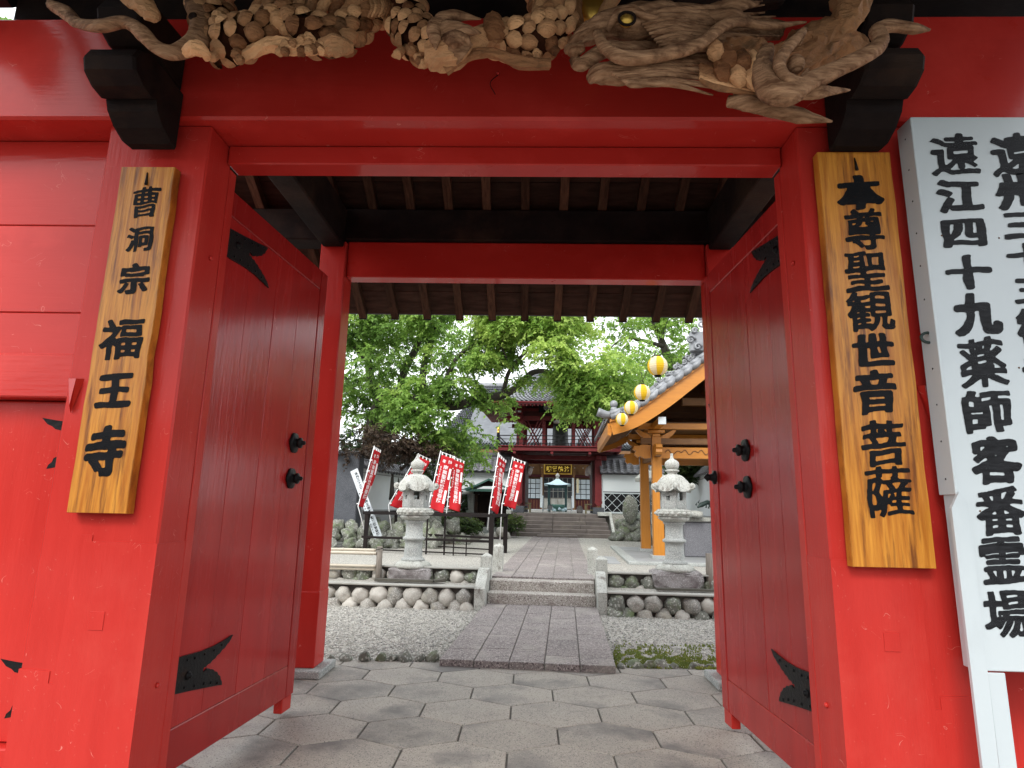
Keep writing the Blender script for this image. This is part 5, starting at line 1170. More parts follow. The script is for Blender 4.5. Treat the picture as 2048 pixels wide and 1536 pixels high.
# paper lantern strings, long white
for (a, b) in (((1188, 935), (1196, 947)), ((1051, 935), (1063, 948))):
    pass
def wlant(px0, py0, px1, py1, v, label):
    a, b = cv(px0, py0, v), cv(px1, py1, v); P = [a.lerp(b, i/8) for i in range(9)]
    t = thing('paper_lantern', label, 'lantern', tuple(b), group='white paper lanterns under the tower')
    MB().tube(P, [.05, .085, .10, .105, .105, .105, .10, .085, .05], 14).build('shade', MM['flagtext'], t); MB().tube([a, a+Vector((0, 0, .18))], .006, 5).build('cord', MM['iron'], t)
wlant(1178, 934, 1174, 952, 23.4, 'white paper lantern at the right under the tower, second from the edge'); wlant(1180, 930, 1184, 950, 23.2, 'white paper lantern hanging beside the right tower post')
wlant(1053, 932, 1058, 950, 23.4, 'white paper lantern hanging close to the rightmost banner'); wlant(1062, 933, 1057, 950, 23.2, 'white paper lantern at the left under the tower, next to the name board')

# ================================================================== incense burner pavilion
ib = thing('incense_burner', 'bronze incense burner under a pale blue copper canopy at the top of the stairs', 'incense burner', (-.29, 25, 1.05))
m = MB()
def cpy(a_, t_):
    a = a_*2*PI; k = max(abs(math.cos(a)), abs(math.sin(a))); sq = 1/k; cr = (sq-1)/.414
    r = .04+.56*t_; rr_ = r*(1+(sq-1)*t_); return (-.29+math.cos(a)*rr_*.88, 25+math.sin(a)*rr_*.8, 2.42-.30*t_**.75+.05*cr*t_**3)
m.grid(cpy, 64, 10); m.grid(lambda a_, t_: (lambda p: (-.29+(p[0]+.29)*(1-.3*t_), 25+(p[1]-25)*(1-.3*t_), p[2]-.03))(cpy(a_, 1)), 64, 2); m.build('canopy', MM['bluecopper'], ib)
MB().lathe([(.07, 2.38), (.07, 2.42), (.04, 2.44), (.045, 2.46), (.08, 2.49), (.085, 2.53), (.05, 2.57), (.02, 2.61), (0, 2.63)], 16, (-.29, 25, 0)).build('finial', MM['coping'], ib)
for su in (-1, 1):
    for sv in (-1, 1): MB().box(-.29+su*.34-.045, -.29+su*.34+.045, 25+sv*.3-.04, 25+sv*.3+.04, 1.05, 2.14, .005).build('pillar', MM['teal'], ib)
MB().box(-.67, .09, 24.66, 24.72, 2.0, 2.13, .005).build('frieze', MM['teal'], ib)
MB().lathe([(.20, 1.08), (.24, 1.12), (.22, 1.18), (.33, 1.26), (.36, 1.33), (.34, 1.36), (0, 1.36)], 24, (-.29, 25, 0)).build('bowl', MM['copper'], ib)
m = MB()
for u in (-.62, -.5, -.4, -.2, -.05, .04): m.ball((u, 24.66, 1.16+.03*math.sin(u*20)), (.07, .05, .06), 2, wob=.3, seed=u)
m.build('carved_ring', MM['bluecopper'], ib)
ib.location = c2w((-.33, 27.6, 1.03)); ib.scale = (1.1, 1.1, 1.1)
pl_ = thing('small_lantern_stand', 'tiny dark lantern standing left of the incense bowl', 'lantern', (-.58, 24.3, 1.05))
MB().box(-.68, -.48, 24.2, 24.4, 1.16, 1.30, .004).build('glass_box', MM['shoji'], pl_); MB().lathe([(.16, 1.30), (.02, 1.36), (0, 1.37)], 4, (-.58, 24.3, 0), rot=PI/4, smooth=False).build('cap', MM['teal'], pl_); MB().box(-.60, -.56, 24.28, 24.32, 1.05, 1.16).build('stem', MM['teal'], pl_)
bx = thing('handrail', 'pale metal handrail in front of the hall entrance', 'handrail', (-.3, 26.5, 1.05))
for u in (-.95, .30): MB().tube([(u, 26.5, 1.05), (u, 26.5, 1.72), (u, 27.3, 1.72), (u, 27.3, 1.05)], .02, 6).build('rail', MM['white'], bx)
# benches
def bench(u, v, w_, label):
    t = thing('wooden_bench', label, 'bench', (u, v, 1.05))
    MB().box(u-w_/2, u+w_/2, v-.2, v+.2, 1.36, 1.40, .004).build('seat', MM['bench'], t)
    for a in (-1, 1):
        for b in (-1, 1): MB().box(u+a*(w_/2-.04)-.025, u+a*(w_/2-.04)+.025, v+b*.16-.025, v+b*.16+.025, 1.05, 1.358).build('leg', MM['bench'], t)
    for b in (-1, 1): MB().box(u-w_/2+.02, u+w_/2-.02, v+b*.17-.012, v+b*.17+.012, 1.16, 1.20).build('stretcher', MM['bench'], t)
bench(-1.40, 22.6, .34, 'small wooden bench beside the left tower post'); bench(.90, 22.6, .36, 'small wooden bench beside the right tower post')
MB().ball((.56, 23.4, 1.17), (.12, .09, .17), 2, wob=.25, seed=3).single('small_statue', MM['darkrock'], 'small reddish stone figure beside the right bench', 'statue', (.56, 23.4, 1.05))

# ================================================================== little shrine left of the stairs, garden lantern
sh = thing('small_shrine', 'small wooden shrine with green copper roof left of the stairs', 'shrine', (-2.35, 19.3, .33))
SU, SV = -2.33, 19.3
for a in (-.42, .42):
    for b in (-.3, .3): MB().box(SU+a-.05, SU+a+.05, SV+b-.05, SV+b+.05, .45, 1.72, .004).build('post', MM['dark'], sh)
MB().box(SU-.5, SU+.5, SV-.4, SV+.4, .33, .45, .01).build('stone_base', MM['granite'], sh)
MB().box(SU-.38, SU+.38, SV+.2, SV+.24, .45, 1.7, 0).build('back_wall', MM['dark'], sh)
MB().box(SU-.5, SU+.5, SV-.36, SV-.30, 1.62, 1.72, .004).build('lintel', MM['dark'], sh)
m = MB()
for s in (-1, 1): m.add([(SU, SV-.62, 2.10), (SU, SV+.5, 2.10), (SU+s*.40, SV+.5, 1.90), (SU+s*.40, SV-.62, 1.90), (SU+s*.75, SV+.5, 1.78), (SU+s*.75, SV-.62, 1.78)], [(0, 1, 2, 3), (3, 2, 4, 5)])
ro = m.build('roof', MM['copper'], sh); so = ro.modifiers.new('t', 'SOLIDIFY'); so.thickness = .05
m = MB(); m.prism([(SU-.42, 1.86), (SU, 2.06), (SU+.42, 1.86)], SV-.55, SV-.50, 'y'); m.build('gable', MM['dark'], sh)
MB().box(SU-.72, SU+.72, SV-.50, SV-.42, 1.70, 1.78, .003).build('fascia', MM['copper'], sh)
MB().lathe([(.13, 0), (.14, .05), (.11, .2), (.12, .32), (.07, .42), (.08, .5), (.05, .58), (0, .6)], 16, (SU+.02, SV-.05, .62)).single('stone_figure', MM['slate2'], 'grey stone figure sitting inside the small shrine', 'statue', (SU, SV-.05, .6))
MB().box(SU-.2, SU+.22, SV-.2, SV+.1, .45, .62, .01).build('plinth', MM['granite'], sh)
gl_ = thing('garden_lantern', 'squat grey stone lantern behind the banners left of the shrine', 'stone lantern', (-2.98, 19.6, .33)); gu, gv = -2.98, 19.6
MB().lathe([(.17, .33), (.17, .5), (.12, .55), (.11, 1.0), (.17, 1.05), (.2, 1.12), (0, 1.12)], 12, (gu, gv, 0)).build('shaft', MM['granite'], gl_)
MB().lathe([(.13, 1.12), (.14, 1.62), (0, 1.62)], 6, (gu, gv, 0), smooth=False).build('fire_box', MM['granite'], gl_)
MB().lathe([(.30, 1.62), (.31, 1.68), (.2, 1.78), (.08, 1.86), (.1, 1.92), (.06, 2.02), (0, 2.08)], 6, (gu, gv, 0), smooth=False).build('roof', MM['granite_w'], gl_)

# ================================================================== standing stone on a rock pile, rear lantern
sp = [(1.75, 18.8, .45, .34), (2.15, 18.8, .48, .32), (1.95, 18.9, .75, .30), (2.35, 19.0, .72, .25), (1.7, 19.0, .78, .22), (2.5, 18.8, .42, .28), (1.55, 18.7, .40, .22), (2.2, 19.1, .95, .22), (2.75, 19.2, .6, .3), (3.0, 19.3, .9, .28), (3.2, 19.2, .5, .3)]
rockpile('pile of lichened rocks under the standing stone, right of the stairs', sp, (1.95, 18.8, .33), 6)
m = MB(); m.ball((1.93, 18.6, 1.26), (.235, .13, .40), 4, wob=.14, seed=5); m.single('standing_stone', MM['mossrock'], 'upright oval green-grey stone set on the rock pile', 'stone', (1.93, 18.6, .95))
rl = thing('rear_stone_lantern', 'weathered stone lantern half hidden behind the rear orange pillar', 'stone lantern', (2.55, 17.6, .33)); gu, gv = 2.52, 17.6
MB().lathe([(.2, .33), (.2, .55), (.12, .62), (.09, .9), (.10, 1.2), (.09, 1.5), (.17, 1.62), (.2, 1.7), (0, 1.7)], 14, (gu, gv, 0)).build('shaft', MM['granite_w'], rl)
MB().lathe([(.15, 1.7), (.15, 1.9), (.13, 2.05), (0, 2.05)], 6, (gu, gv, 0), smooth=False).build('fire_box', MM['granite_w'], rl)
MB().lathe([(.36, 2.05), (.38, 2.12), (.25, 2.25), (.1, 2.35), (.12, 2.42), (.06, 2.52), (0, 2.58)], 6, (gu, gv, 0), smooth=False).build('roof', MM['granite_w'], rl)
rl2 = thing('leaning_stone_lantern', 'mossy stone lantern top between the orange pillars and the white wall', 'stone lantern', (2.2, 17.0, .33))
MB().lathe([(.16, .33), (.10, .6), (.10, 1.5), (.18, 1.65), (0, 1.65)], 12, (2.22, 17.0, 0)).build('shaft', MM['granite_w'], rl2); MB().lathe([(.30, 2.0), (.31, 2.1), (.15, 2.25), (.0, 2.4)], 6, (2.22, 17.0, 0), smooth=False).build('roof', MM['granite_w'], rl2); MB().lathe([(.12, 1.65), (.12, 2.0), (0, 2.0)], 6, (2.22, 17, 0), smooth=False).build('fire_box', MM['granite_w'], rl2)

# ================================================================== slabs beside the path on the right
MB().box(.62, .98, 11.2, 12.6, ZC, ZC+.02, .004).single('cover_slab', MM['concrete'], 'pale concrete cover slab lying next to the right path post', 'slab', (.8, 11.9, ZC))
fl = thing('basin_floor', 'grey paved floor edged with pale kerb under the orange pavilion', 'paving', (2.6, 12.5, ZC))
MB().box(1.30, 5.4, 11.35, 15.6, ZC, ZC+.025, .004).build('pavement', MM['concrete'], fl)
MB().box(1.12, 5.5, 11.15, 11.34, ZC, ZC+.05, .006).build('kerb', MM['granite'], fl); MB().box(1.12, 1.295, 11.342, 15.6, ZC, ZC+.048, .006).build('kerb', MM['granite'], fl)
pb = thing('basin_block', 'broad grey granite water basin block behind the right lantern', 'basin', (3.0, 13, ZC))
MB().box(2.42, 4.6, 12.9, 13.9, ZC+.026, 1.05, .02).build('body', MM['slate2'], pb); MB().box(2.42, 4.6, 12.86, 13.94, 1.052, 1.14, .02).build('rim', MM['granite_w'], pb)
q = cv(1405, 1020, 12.7); 
MB().tube(spline([(2.35, 12.75, 1.20), (2.6, 12.75, 1.21), (2.75, 12.75, 1.19)], 4), [.07]*9, 14, cap=True).single('drain_pipe', MM['granite_w'], 'lichened clay pipe resting on the rim of the basin', 'pipe', (2.55, 12.75, 1.14))
dg = thing('dragon_spout', 'small dark bronze dragon spout over the basin', 'spout', (2.95, 12.9, 1.14))
MB().tube(spline([(3.1, 13.0, 1.14), (3.05, 12.98, 1.32), (2.92, 12.9, 1.44), (2.78, 12.85, 1.40), (2.68, 12.8, 1.34)], 6), lerpr([.05, .05, .045, .05, .015], 25), 12, groove=grooved(4, 5, .2)).build('body', MM['chain'], dg)
for i in range(8): 
    a = 2.66+i*.05; MB().tube([(a, 12.86, 1.38+.06*math.sin(i)), (a+.03, 12.86, 1.45+.05*math.sin(i*2))], [.016, .003], 6).build('spine', MM['chain'], dg)

# ================================================================== water pavilion in orange wood
pv = thing('water_pavilion', 'orange timber pavilion with upswept gable and grey tiles on the right', 'pavilion', (1.81, 12.33, ZC))
PC = 3.25
def pb_(nm, m, u0, u1, v0, v1, z0, z1, b=.006, parent=None): return MB().box(u0, u1, v0, v1, z0, z1, b).build(nm, MM[m], parent or pv)
PU = [1.815, 2*PC-1.815]
for u in PU:
    for v in (12.33, 14.25):
        pb_('base_stone', 'granite', u-.15, u+.15, v-.15, v+.15, ZC+.02, ZC+.09)
        tilt = .0
        MB().lathe([(.145, ZC+.09), (.123, 2.62), (.123, 2.70)], 4, (u, v, 0), rot=PI/4, smooth=False).build('pillar', MM['orange'], pv)
for v in (12.33, 14.25):
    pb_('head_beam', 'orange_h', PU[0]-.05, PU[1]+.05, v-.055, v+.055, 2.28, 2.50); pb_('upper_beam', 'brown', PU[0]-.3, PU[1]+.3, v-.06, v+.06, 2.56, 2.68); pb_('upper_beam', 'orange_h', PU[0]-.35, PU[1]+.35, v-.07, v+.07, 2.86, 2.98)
    pb_('gable_beam', 'brown', PC-.9, PC+.9, v-.06, v+.06, 3.35, 3.5)  # same orange wood as the rest; interior shade put into the brown colour
for u in PU: pb_('side_beam', 'brown', u-.05, u+.05, 12.0, 14.6, 2.30, 2.48); pb_('eave_purlin', 'orange_h', u-.07, u+.07, 11.5, 15.1, 2.86, 2.99); pb_('purlin_end', 'white', u-.072, u+.072, 11.475, 11.498, 2.855, 2.995, .002)
for u in (PC-.06,): pb_('ridge_purlin', 'orange_h', PC-.08, PC+.08, 11.5, 15.1, 3.95, 4.12)
pb_('ceiling', 'brown', PU[0]-.02, PU[1]+.02, 12.42, 14.16, 2.99, 3.02, 0); pb_('rear_gable_boarding', 'brown', 1.55, 2*PC-1.55, 14.32, 14.36, 2.52, 3.2, 0)
MB().prism([(1.55, 3.2), (2*PC-1.55, 3.2), (PC, 4.35)], 14.32, 14.36, 'y').build('rear_gable_boarding', MM['brown'], pv)
# scrolled beam noses and bracket sets
def scroll(u, v, s, z, sc=1.0, axis='y', m='orange'):
    pr = [(0, -.10), (.10, -.11), (.17, -.07), (.22, -.09), (.27, -.04), (.25, .02), (.30, .05), (.27, .11), (.20, .10), (.14, .13), (0, .12)]
    q = MB(); T = Matrix.Translation((u, v, z)) @ Matrix.Scale(sc, 4)
    if axis == 'y': q.prism([(s*a, b) for a, b in pr], -.06, .06, 'y', T)
    else: q.prism([(-a, b) for a, b in pr], -.06, .06, 'x', T)
    q.build('scrolled_nose', MM[m], pv)
for v in (12.33, 14.25): scroll(PU[0]-.12, v, -1, 2.40, 1.15); scroll(PU[1]+.12, v, 1, 2.40, 1.15)
for u in PU: scroll(u, 12.2, 1, 2.42, 1.0, 'x')
for v in (12.33, 14.25):
    for u in PU:
        for (z, w_, h) in ((2.70, .16, .07), (2.78, .34, .07)): pb_('bracket_block', 'orange', u-w_/2, u+w_/2, v-.08, v+.08, z, z+h, .01)
        for k in (-1, 1): MB().prism([(u+k*.10, 2.56), (u+k*.34, 2.76), (u+k*.40, 2.84), (u+k*.34, 2.85), (u+k*.1, 2.72)], v-.045, v+.045, 'y').build('bracket_arm', MM['orange'], pv)
# vine carving on the head beam
for s_ in range(3): MB().tube(spline([(1.98+s_*.32, 12.268, 2.40), (2.05+s_*.32, 12.266, 2.45), (2.13+s_*.32, 12.266, 2.36), (2.22+s_*.32, 12.266, 2.43), (2.30+s_*.32, 12.268, 2.40)], 5), .008, 6).build('vine_relief', MM['brown'], pv)
# gable bargeboards with a sweeping curve
crv = [(.84, 2.87), (1.23, 3.005), (1.59, 3.24), (1.97, 3.52), (2.53, 3.93), (2.9, 4.22), (PC, 4.50)]
lwr = [(.895, 2.635), (1.20, 2.73), (1.49, 2.87), (1.955, 3.18), (2.52, 3.63), (2.9, 3.93), (PC, 4.18)]
def cI(pts, u): return float(np.interp(u, [p[0] for p in pts], [p[1] for p in pts]))
cs = spline([(a, 0, b) for a, b in crv], 6); ls = spline([(a, 0, b) for a, b in lwr], 6)
for v in (11.38, 15.15):
    for s in (1, -1):
        f = lambda p: (p.x if s > 0 else 2*PC-p.x)
        n = len(cs); vs = []
        for a, b in zip(cs, ls): vs += [(f(a), v, a.z), (f(b), v, b.z), (f(b), v+.07, b.z), (f(a), v+.07, a.z)]
        fs = [(4*i+k, 4*i+(k+1) % 4, 4*i+4+(k+1) % 4, 4*i+4+k) for i in range(n-1) for k in range(4)]+[(0, 1, 2, 3), (4*n-4, 4*n-3, 4*n-2, 4*n-1)]
        bg_ = MB().add(vs, fs).build('bargeboard', MM['orange_h'], pv)
        vs = []
        for a in cs: vs += [(f(a), v-.04, a.z+.002), (f(a), v-.04, a.z+.055), (f(a), v+.10, a.z+.055), (f(a), v+.10, a.z+.002)]
        MB().add(vs, fs).build('upper_moulding', MM['orange_h'], bg_)
MB().prism([(PC-.55, 4.0), (PC-.35, 3.72), (PC-.22, 3.78), (PC-.12, 3.55), (PC, 3.48), (PC+.12, 3.55), (PC+.22, 3.78), (PC+.35, 3.72), (PC+.55, 4.0)], 11.32, 11.375, 'y').build('gable_pendant', MM['orange'], pv)
# slatted soffit following the curve, both sides
for s in (1, -1):
    f = lambda u: (u if s > 0 else 2*PC-u)
    m = MB(); vs = []
    for a in cs: vs += [(f(a.x), 11.44, a.z-.07), (f(a.x), 15.15, a.z-.07)]
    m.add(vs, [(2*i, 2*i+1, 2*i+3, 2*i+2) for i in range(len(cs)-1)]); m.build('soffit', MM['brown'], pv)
    m = MB()
    for k in range(26):
        v = 11.5+k*.14; vs = []
        for a in cs[:-2]: vs += [(f(a.x), v, a.z-.075), (f(a.x), v, a.z-.135), (f(a.x), v+.05, a.z-.135), (f(a.x), v+.05, a.z-.075)]
        nn_ = len(cs)-2; m.add(vs, [(4*i+q_, 4*i+(q_+1) % 4, 4*i+4+(q_+1) % 4, 4*i+4+q_) for i in range(nn_-1) for q_ in range(4)]+[(0, 1, 2, 3)])
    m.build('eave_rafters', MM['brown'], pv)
    m = MB()
    for k in range(26): v = 11.5+k*.14; m.box(f(.855)-.006, f(.855)+.006, v+.005, v+.045, 2.735, 2.785); m.box(f(1.5)-.006, f(1.5)+.006, v+.005, v+.045, 3.02, 3.06)
    m.build('rafter_end_paint', MM['white'], pv)
    m = MB(); m.prism([(.80, 2.64), (.86, 2.62), (.90, 2.84), (.80, 2.86)], 11.45, 15.15, 'y') if s > 0 else m.prism([(f(.80), 2.64), (f(.86), 2.62), (f(.90), 2.84), (f(.80), 2.86)], 11.45, 15.15, 'y'); m.build('eave_board', MM['orange_h'], pv)
    # roof tiles along the slope
    L = 0; segs = []
    for i in range(0, len(cs)-6, 3):
        a, b = cs[i], cs[min(i+3, len(cs)-1)]
        p00 = Vector((f(a.x), 11.62, a.z+.10)); p10 = Vector((f(a.x), 15.15, a.z+.10)); p01 = Vector((f(b.x), 11.62, b.z+.10)); p11 = Vector((f(b.x), 15.15, b.z+.10))
        tp = tile_patch(p00, p10, p01, p11, 15, 2, .05, 0, .035, 6).build('roof_tiles', MM['tile'], pv); tp['kind'] = 'stuff'
    # verge: scalloped edge tiles and round cover tiles, each a piece
    P = spline([(a, 0, b) for a, b in crv], 3); P = [Vector((q_.x, 0, q_.z)) for q_ in P]; tot = 0; acc = [0]
    for i in range(1, len(P)): acc.append(acc[-1]+(P[i]-P[i-1]).length)
    def at(s_): i = max(1, min(len(P)-1, int(np.searchsorted(acc, s_)))); t_ = (s_-acc[i-1])/(acc[i]-acc[i-1]); return P[i-1].lerp(P[i], t_)
    k = .02; step = .20
    while k+step < acc[-1]:
        a, b = at(k), at(k+step*1.04)
        MB().tube([(f(a.x), 11.35, a.z+.085), (f((a.x+b.x)/2), 11.33, (a.z+b.z)/2+.085), (f(b.x), 11.35, b.z+.125)], [.052, .058, .045], 12).build('verge_tile', MM['tile'], pv)
        a, b = at(k), at(k+step*1.03)
        MB().tube([(f(a.x), 11.47, a.z+.17), (f(b.x), 11.47, b.z+.17)], [.062, .058], 12).build('cover_tile', MM['tile'], pv); k += step
    a, b = P[0], P[1]
    MB().tube(spline([(f(1.15), 11.60, 3.16), (f(.95), 11.60, 3.06), (f(.80), 11.60, 3.04), (f(.62), 11.60, 3.10)], 4), lerpr([.06, .07, .075, .085], 13), 14).build('corner_tile', MM['tile'], pv)
    MB().ball((f(.93), 11.60, 3.25), .075, 3).build('ball_finial', MM['tile'], pv); MB().lathe([(.06, 3.10), (.065, 3.16), (.04, 3.20)], 12, (f(.93), 11.60, 0)).build('finial_stand', MM['tile'], pv)
    for kk in range(16): MB().lathe([(.058, 0), (.058, .02), (.03, .03), (0, .03)], 12, T=Matrix.Translation((f(.76), 11.75+kk*.225, 2.93)) @ Matrix.Rotation(-s*PI/2, 4, 'Y')).build('eave_tile_end', MM['tile_d'], pv)
# descending ridge with scroll ornament climbing to the crest
for i in range(26):
    t_ = i/25; u = 1.75+1.4*t_; z = cI(crv, u)+.30+.05*math.sin(i*1.9)+.10*t_; r = .035+.045*t_
    m = MB(); sp = [(u+r*(1-q_/14)*math.cos(q_*.7+i), 11.72, z+r*(1-q_/14)*math.sin(q_*.7+i)) for q_ in range(12)]; m.tube(sp, [.018+.012*t_]*12, 8); m.build('scroll_ornament', MM['tile'], pv)
P = [(1.6+.33*i, 11.78, cI(crv, 1.6+.33*i)+.26) for i in range(6)]; MB().tube(P, .06, 10).build('descending_ridge', MM['tile'], pv)
m = MB(); m.box(2.42, 2.9, 11.60, 11.80, 4.30, 4.70, .02); pv_r = m.build('crest_tile', MM['tile'], pv)
for (a, b, r) in ((2.42, 4.52, .09), (2.55, 4.38, .075), (2.50, 4.70, .06), (2.64, 4.82, .08)): MB().tube([(a+r*(1-q_/16)*math.cos(q_*.6), 11.57, b+r*(1-q_/16)*math.sin(q_*.6)) for q_ in range(14)], .026, 8).build('crest_scroll', MM['tile'], pv)
MB().tube([(PC, 11.55, 4.85), (PC, 15.2, 4.85)], .12, 12).build('ridge_tile', MM['tile'], pv); MB().box(PC-.10, PC+.10, 11.6, 15.1, 4.5, 4.76, .01).build('ridge_wall', MM['tile'], pv)
MB().ball((2.66, 11.6, 4.98), (.08, .08, .10), 3).build('crest_jewel', MM['tile'], pv)

# ================================================================== striped festival lanterns on a wire
WZ = 3.36
for i, (px_, py_, rp, v) in enumerate(((1315,732,20.5,8.2), (1284,785,16.5,9.3), (1262,815.5,14.2,10.3), (1244,838.5,12.6,11.15))):
    c = cv(px_, py_, v); r = rp/FPX*v*.98
    nm_ = ('largest and nearest', 'second nearest', 'third', 'smallest and farthest')[i]
    t = thing('festival_lantern', f'yellow and white striped paper lantern, the {nm_} of the hanging row', 'lantern', tuple(c), group='striped lanterns on a wire before the pavilion')
    for k in range(8):
        q = MB()
        def fn(a_, t_, k=k): 
            a = (k+a_)*PI/4+PI/8+.13; th = .32+t_*(PI-.64); rr_ = r*(math.sin(th))*(1+.012*math.cos(t_*2*PI*11)); return (c.x+rr_*math.cos(a), c.y+rr_*math.sin(a), c.z+r*1.03*math.cos(th))
        q.grid(fn, 4, 44); q.build('paper_stripe', MM['yellow'] if k % 2 == 1 else MM['paper'], t)
    for s in (-1, 1): MB().lathe([(r*.36, -.012), (r*.36, .012), (r*.30, .012), (r*.30, -.012)], 20, (c.x, c.y, c.z+s*r*.985)).build('rim_ring', MM['blackwood'], t)
    MB().lathe([(r*.3, 0), (r*.3, .01), (0, .01)], 16, (c.x, c.y, c.z-r*1.03)).build('bottom_disc', MM['paper'], t)
    MB().tube([(c.x-r*.3, c.y, c.z+r), (c.x, c.y, c.z+r+.12), (c.x+r*.3, c.y, c.z+r)], .004, 5).build('wire_handle', MM['iron'], t)
    MB().tube([(c.x, c.y, c.z+r+.11), (c.x, c.y, c.z+r+.19)], .004, 5).build('cord', MM['iron'], t)
a, b = Vector((1.22, 6.3, 3.62)), Vector((1.12, 12.0, 3.02)); P = [a.lerp(b, i/12)-Vector((0, 0, .12*4*(i/12)*(1-i/12))) for i in range(13)]
MB().tube(P, .004, 5).single('hanging_wire', MM['iron'], 'thin wire carrying the striped lanterns past the pavilion', 'wire', tuple(a))
# ================================================================== trees and shrubs
def leaves_mesh(name, pts, size, m, rnd, droop=.5, per=1):
    """leaf blades as folded diamonds; pts: (pos, dir, brightness)"""
    n = len(pts); P = np.array([p[0] for p in pts], dtype=np.float32); D = np.array([p[1] for p in pts], dtype=np.float32); B = np.array([p[2] for p in pts], dtype=np.float32)
    rg = np.random.default_rng(rnd)
    D = D+rg.normal(0, .45, (n, 3)); D[:, 2] -= droop*rg.random(n); D /= np.linalg.norm(D, axis=1)[:, None]+1e-6
    U = rg.normal(0, .5, (n, 3)); U[:, 2] += 1.0; S = np.cross(D, U); S /= np.linalg.norm(S, axis=1)[:, None]+1e-6; N_ = np.cross(S, D)
    L = size*rg.uniform(.65, 1.25, n)[:, None]; W = L*.26
    v = np.stack([P, P+D*L*.45+S*W+N_*L*.05, P+D*L*.45-S*W+N_*L*.05, P+D*L-N_*L*.12, P+D*L*.5-N_*L*.03], 1)    # root, side, side, tip, mid
    verts = v.reshape(-1, 3); b = np.arange(n)[:, None]*5
    tris = np.concatenate([b+np.array([[0, 1, 4]]), b+np.array([[0, 4, 2]]), b+np.array([[1, 3, 4]]), b+np.array([[4, 3, 2]])], 1).reshape(-1, 3)
    me = bpy.data.meshes.new(name); me.vertices.add(len(verts)); me.vertices.foreach_set('co', verts.ravel()); me.loops.add(tris.size); me.loops.foreach_set('vertex_index', tris.ravel().astype(np.int32))
    me.polygons.add(len(tris)); me.polygons.foreach_set('loop_start', np.arange(0, tris.size, 3, dtype=np.int32)); me.polygons.foreach_set('loop_total', np.full(len(tris), 3, dtype=np.int32))
    me.update(); me.validate(); at = me.attributes.new('lv', 'FLOAT', 'POINT'); at.data.foreach_set('value', np.repeat(B, 5)); me.materials.append(m); return me
def crown(t, blobs, m, seed, leaf=.10, twigs=60, lpt=14, name='crown', droop=.5, tw=.32, bri=.5, woody=True):
    """blobs: (u, v, z, ru, rv, rz, weight, brightness). Twig sprays spread through each blob, thinner toward the rim"""
    rnd = random.Random(seed); pts = []; wood = MB()
    for (u, v, z, ru, rv, rz, wgt, br) in blobs:
        for i in range(int(twigs*wgt)):
            while True:
                q = Vector((rnd.uniform(-1, 1), rnd.uniform(-1, 1), rnd.uniform(-1, 1)))
                if q.length < 1: break
            q = q*(q.length**-.35 if q.length > .05 else 1)
            p = Vector((u+q.x*ru, v+q.y*rv, z+q.z*rz))
            if noise.noise(p*.9+Vector((seed, 0, 0))) < -.22: continue
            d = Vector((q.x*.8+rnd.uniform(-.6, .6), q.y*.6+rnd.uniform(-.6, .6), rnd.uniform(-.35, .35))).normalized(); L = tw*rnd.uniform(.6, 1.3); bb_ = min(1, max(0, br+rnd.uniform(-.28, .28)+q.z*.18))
            n = lpt; sid = d.cross(Vector((0, 0, 1))).normalized(); prev = p
            for k in range(n):
                f_ = (k+.5)/n; c = p+d*(L*f_)-Vector((0, 0, droop*L*f_*f_*.8)); sd_ = 1 if k % 2 else -1
                pts.append((tuple(c), tuple(d*.5+sid*sd_*.9+Vector((0, 0, -.25))), bb_))
            if woody and i % 3 == 0: wood.tube([p-d*.15, p+d*L*.5-Vector((0, 0, droop*L*.2)), p+d*L-Vector((0, 0, droop*L*.8))], [.006, .004, .002], 3, cap=False)
    me = leaves_mesh(name, pts, leaf, m, seed, droop); b = BASE[t.name]
    co = np.empty(len(me.vertices)*3, dtype=np.float32); me.vertices.foreach_get('co', co); co = co.reshape(-1, 3)-np.array(b, dtype=np.float32); me.vertices.foreach_set('co', co.ravel()); me.update()
    o = bpy.data.objects.new(name, me); COL.objects.link(o); o.parent = t; BASE[o.name] = b; o['kind'] = 'stuff'
    if woody and wood.v: w_ = wood.build('twigs', MM['bark'], t); w_['kind'] = 'stuff'
    return len(pts)
def limbs(t, specs):
    for i, (pts, r) in enumerate(specs):
        P = spline(pts, 6); rr = lerpr(r, len(P)); MB().tube(P, rr, 12, groove=lambda a, t_, i=i: .14*noise.noise(Vector((math.cos(a)*2, math.sin(a)*2, t_*14+i*7)))+.05*math.sin(a*5)).build('trunk' if i == 0 else 'limb', MM['bark'], t)
def B(px, py, v, rpx, rpy, rv, w_, br):
    c = cv(px, py, v); k = v/FPX; return (c.x, v, c.z, rpx*k, rv, rpy*k, w_, br)
def Q(px, py, v): return tuple(cv(px, py, v))
TL = 0
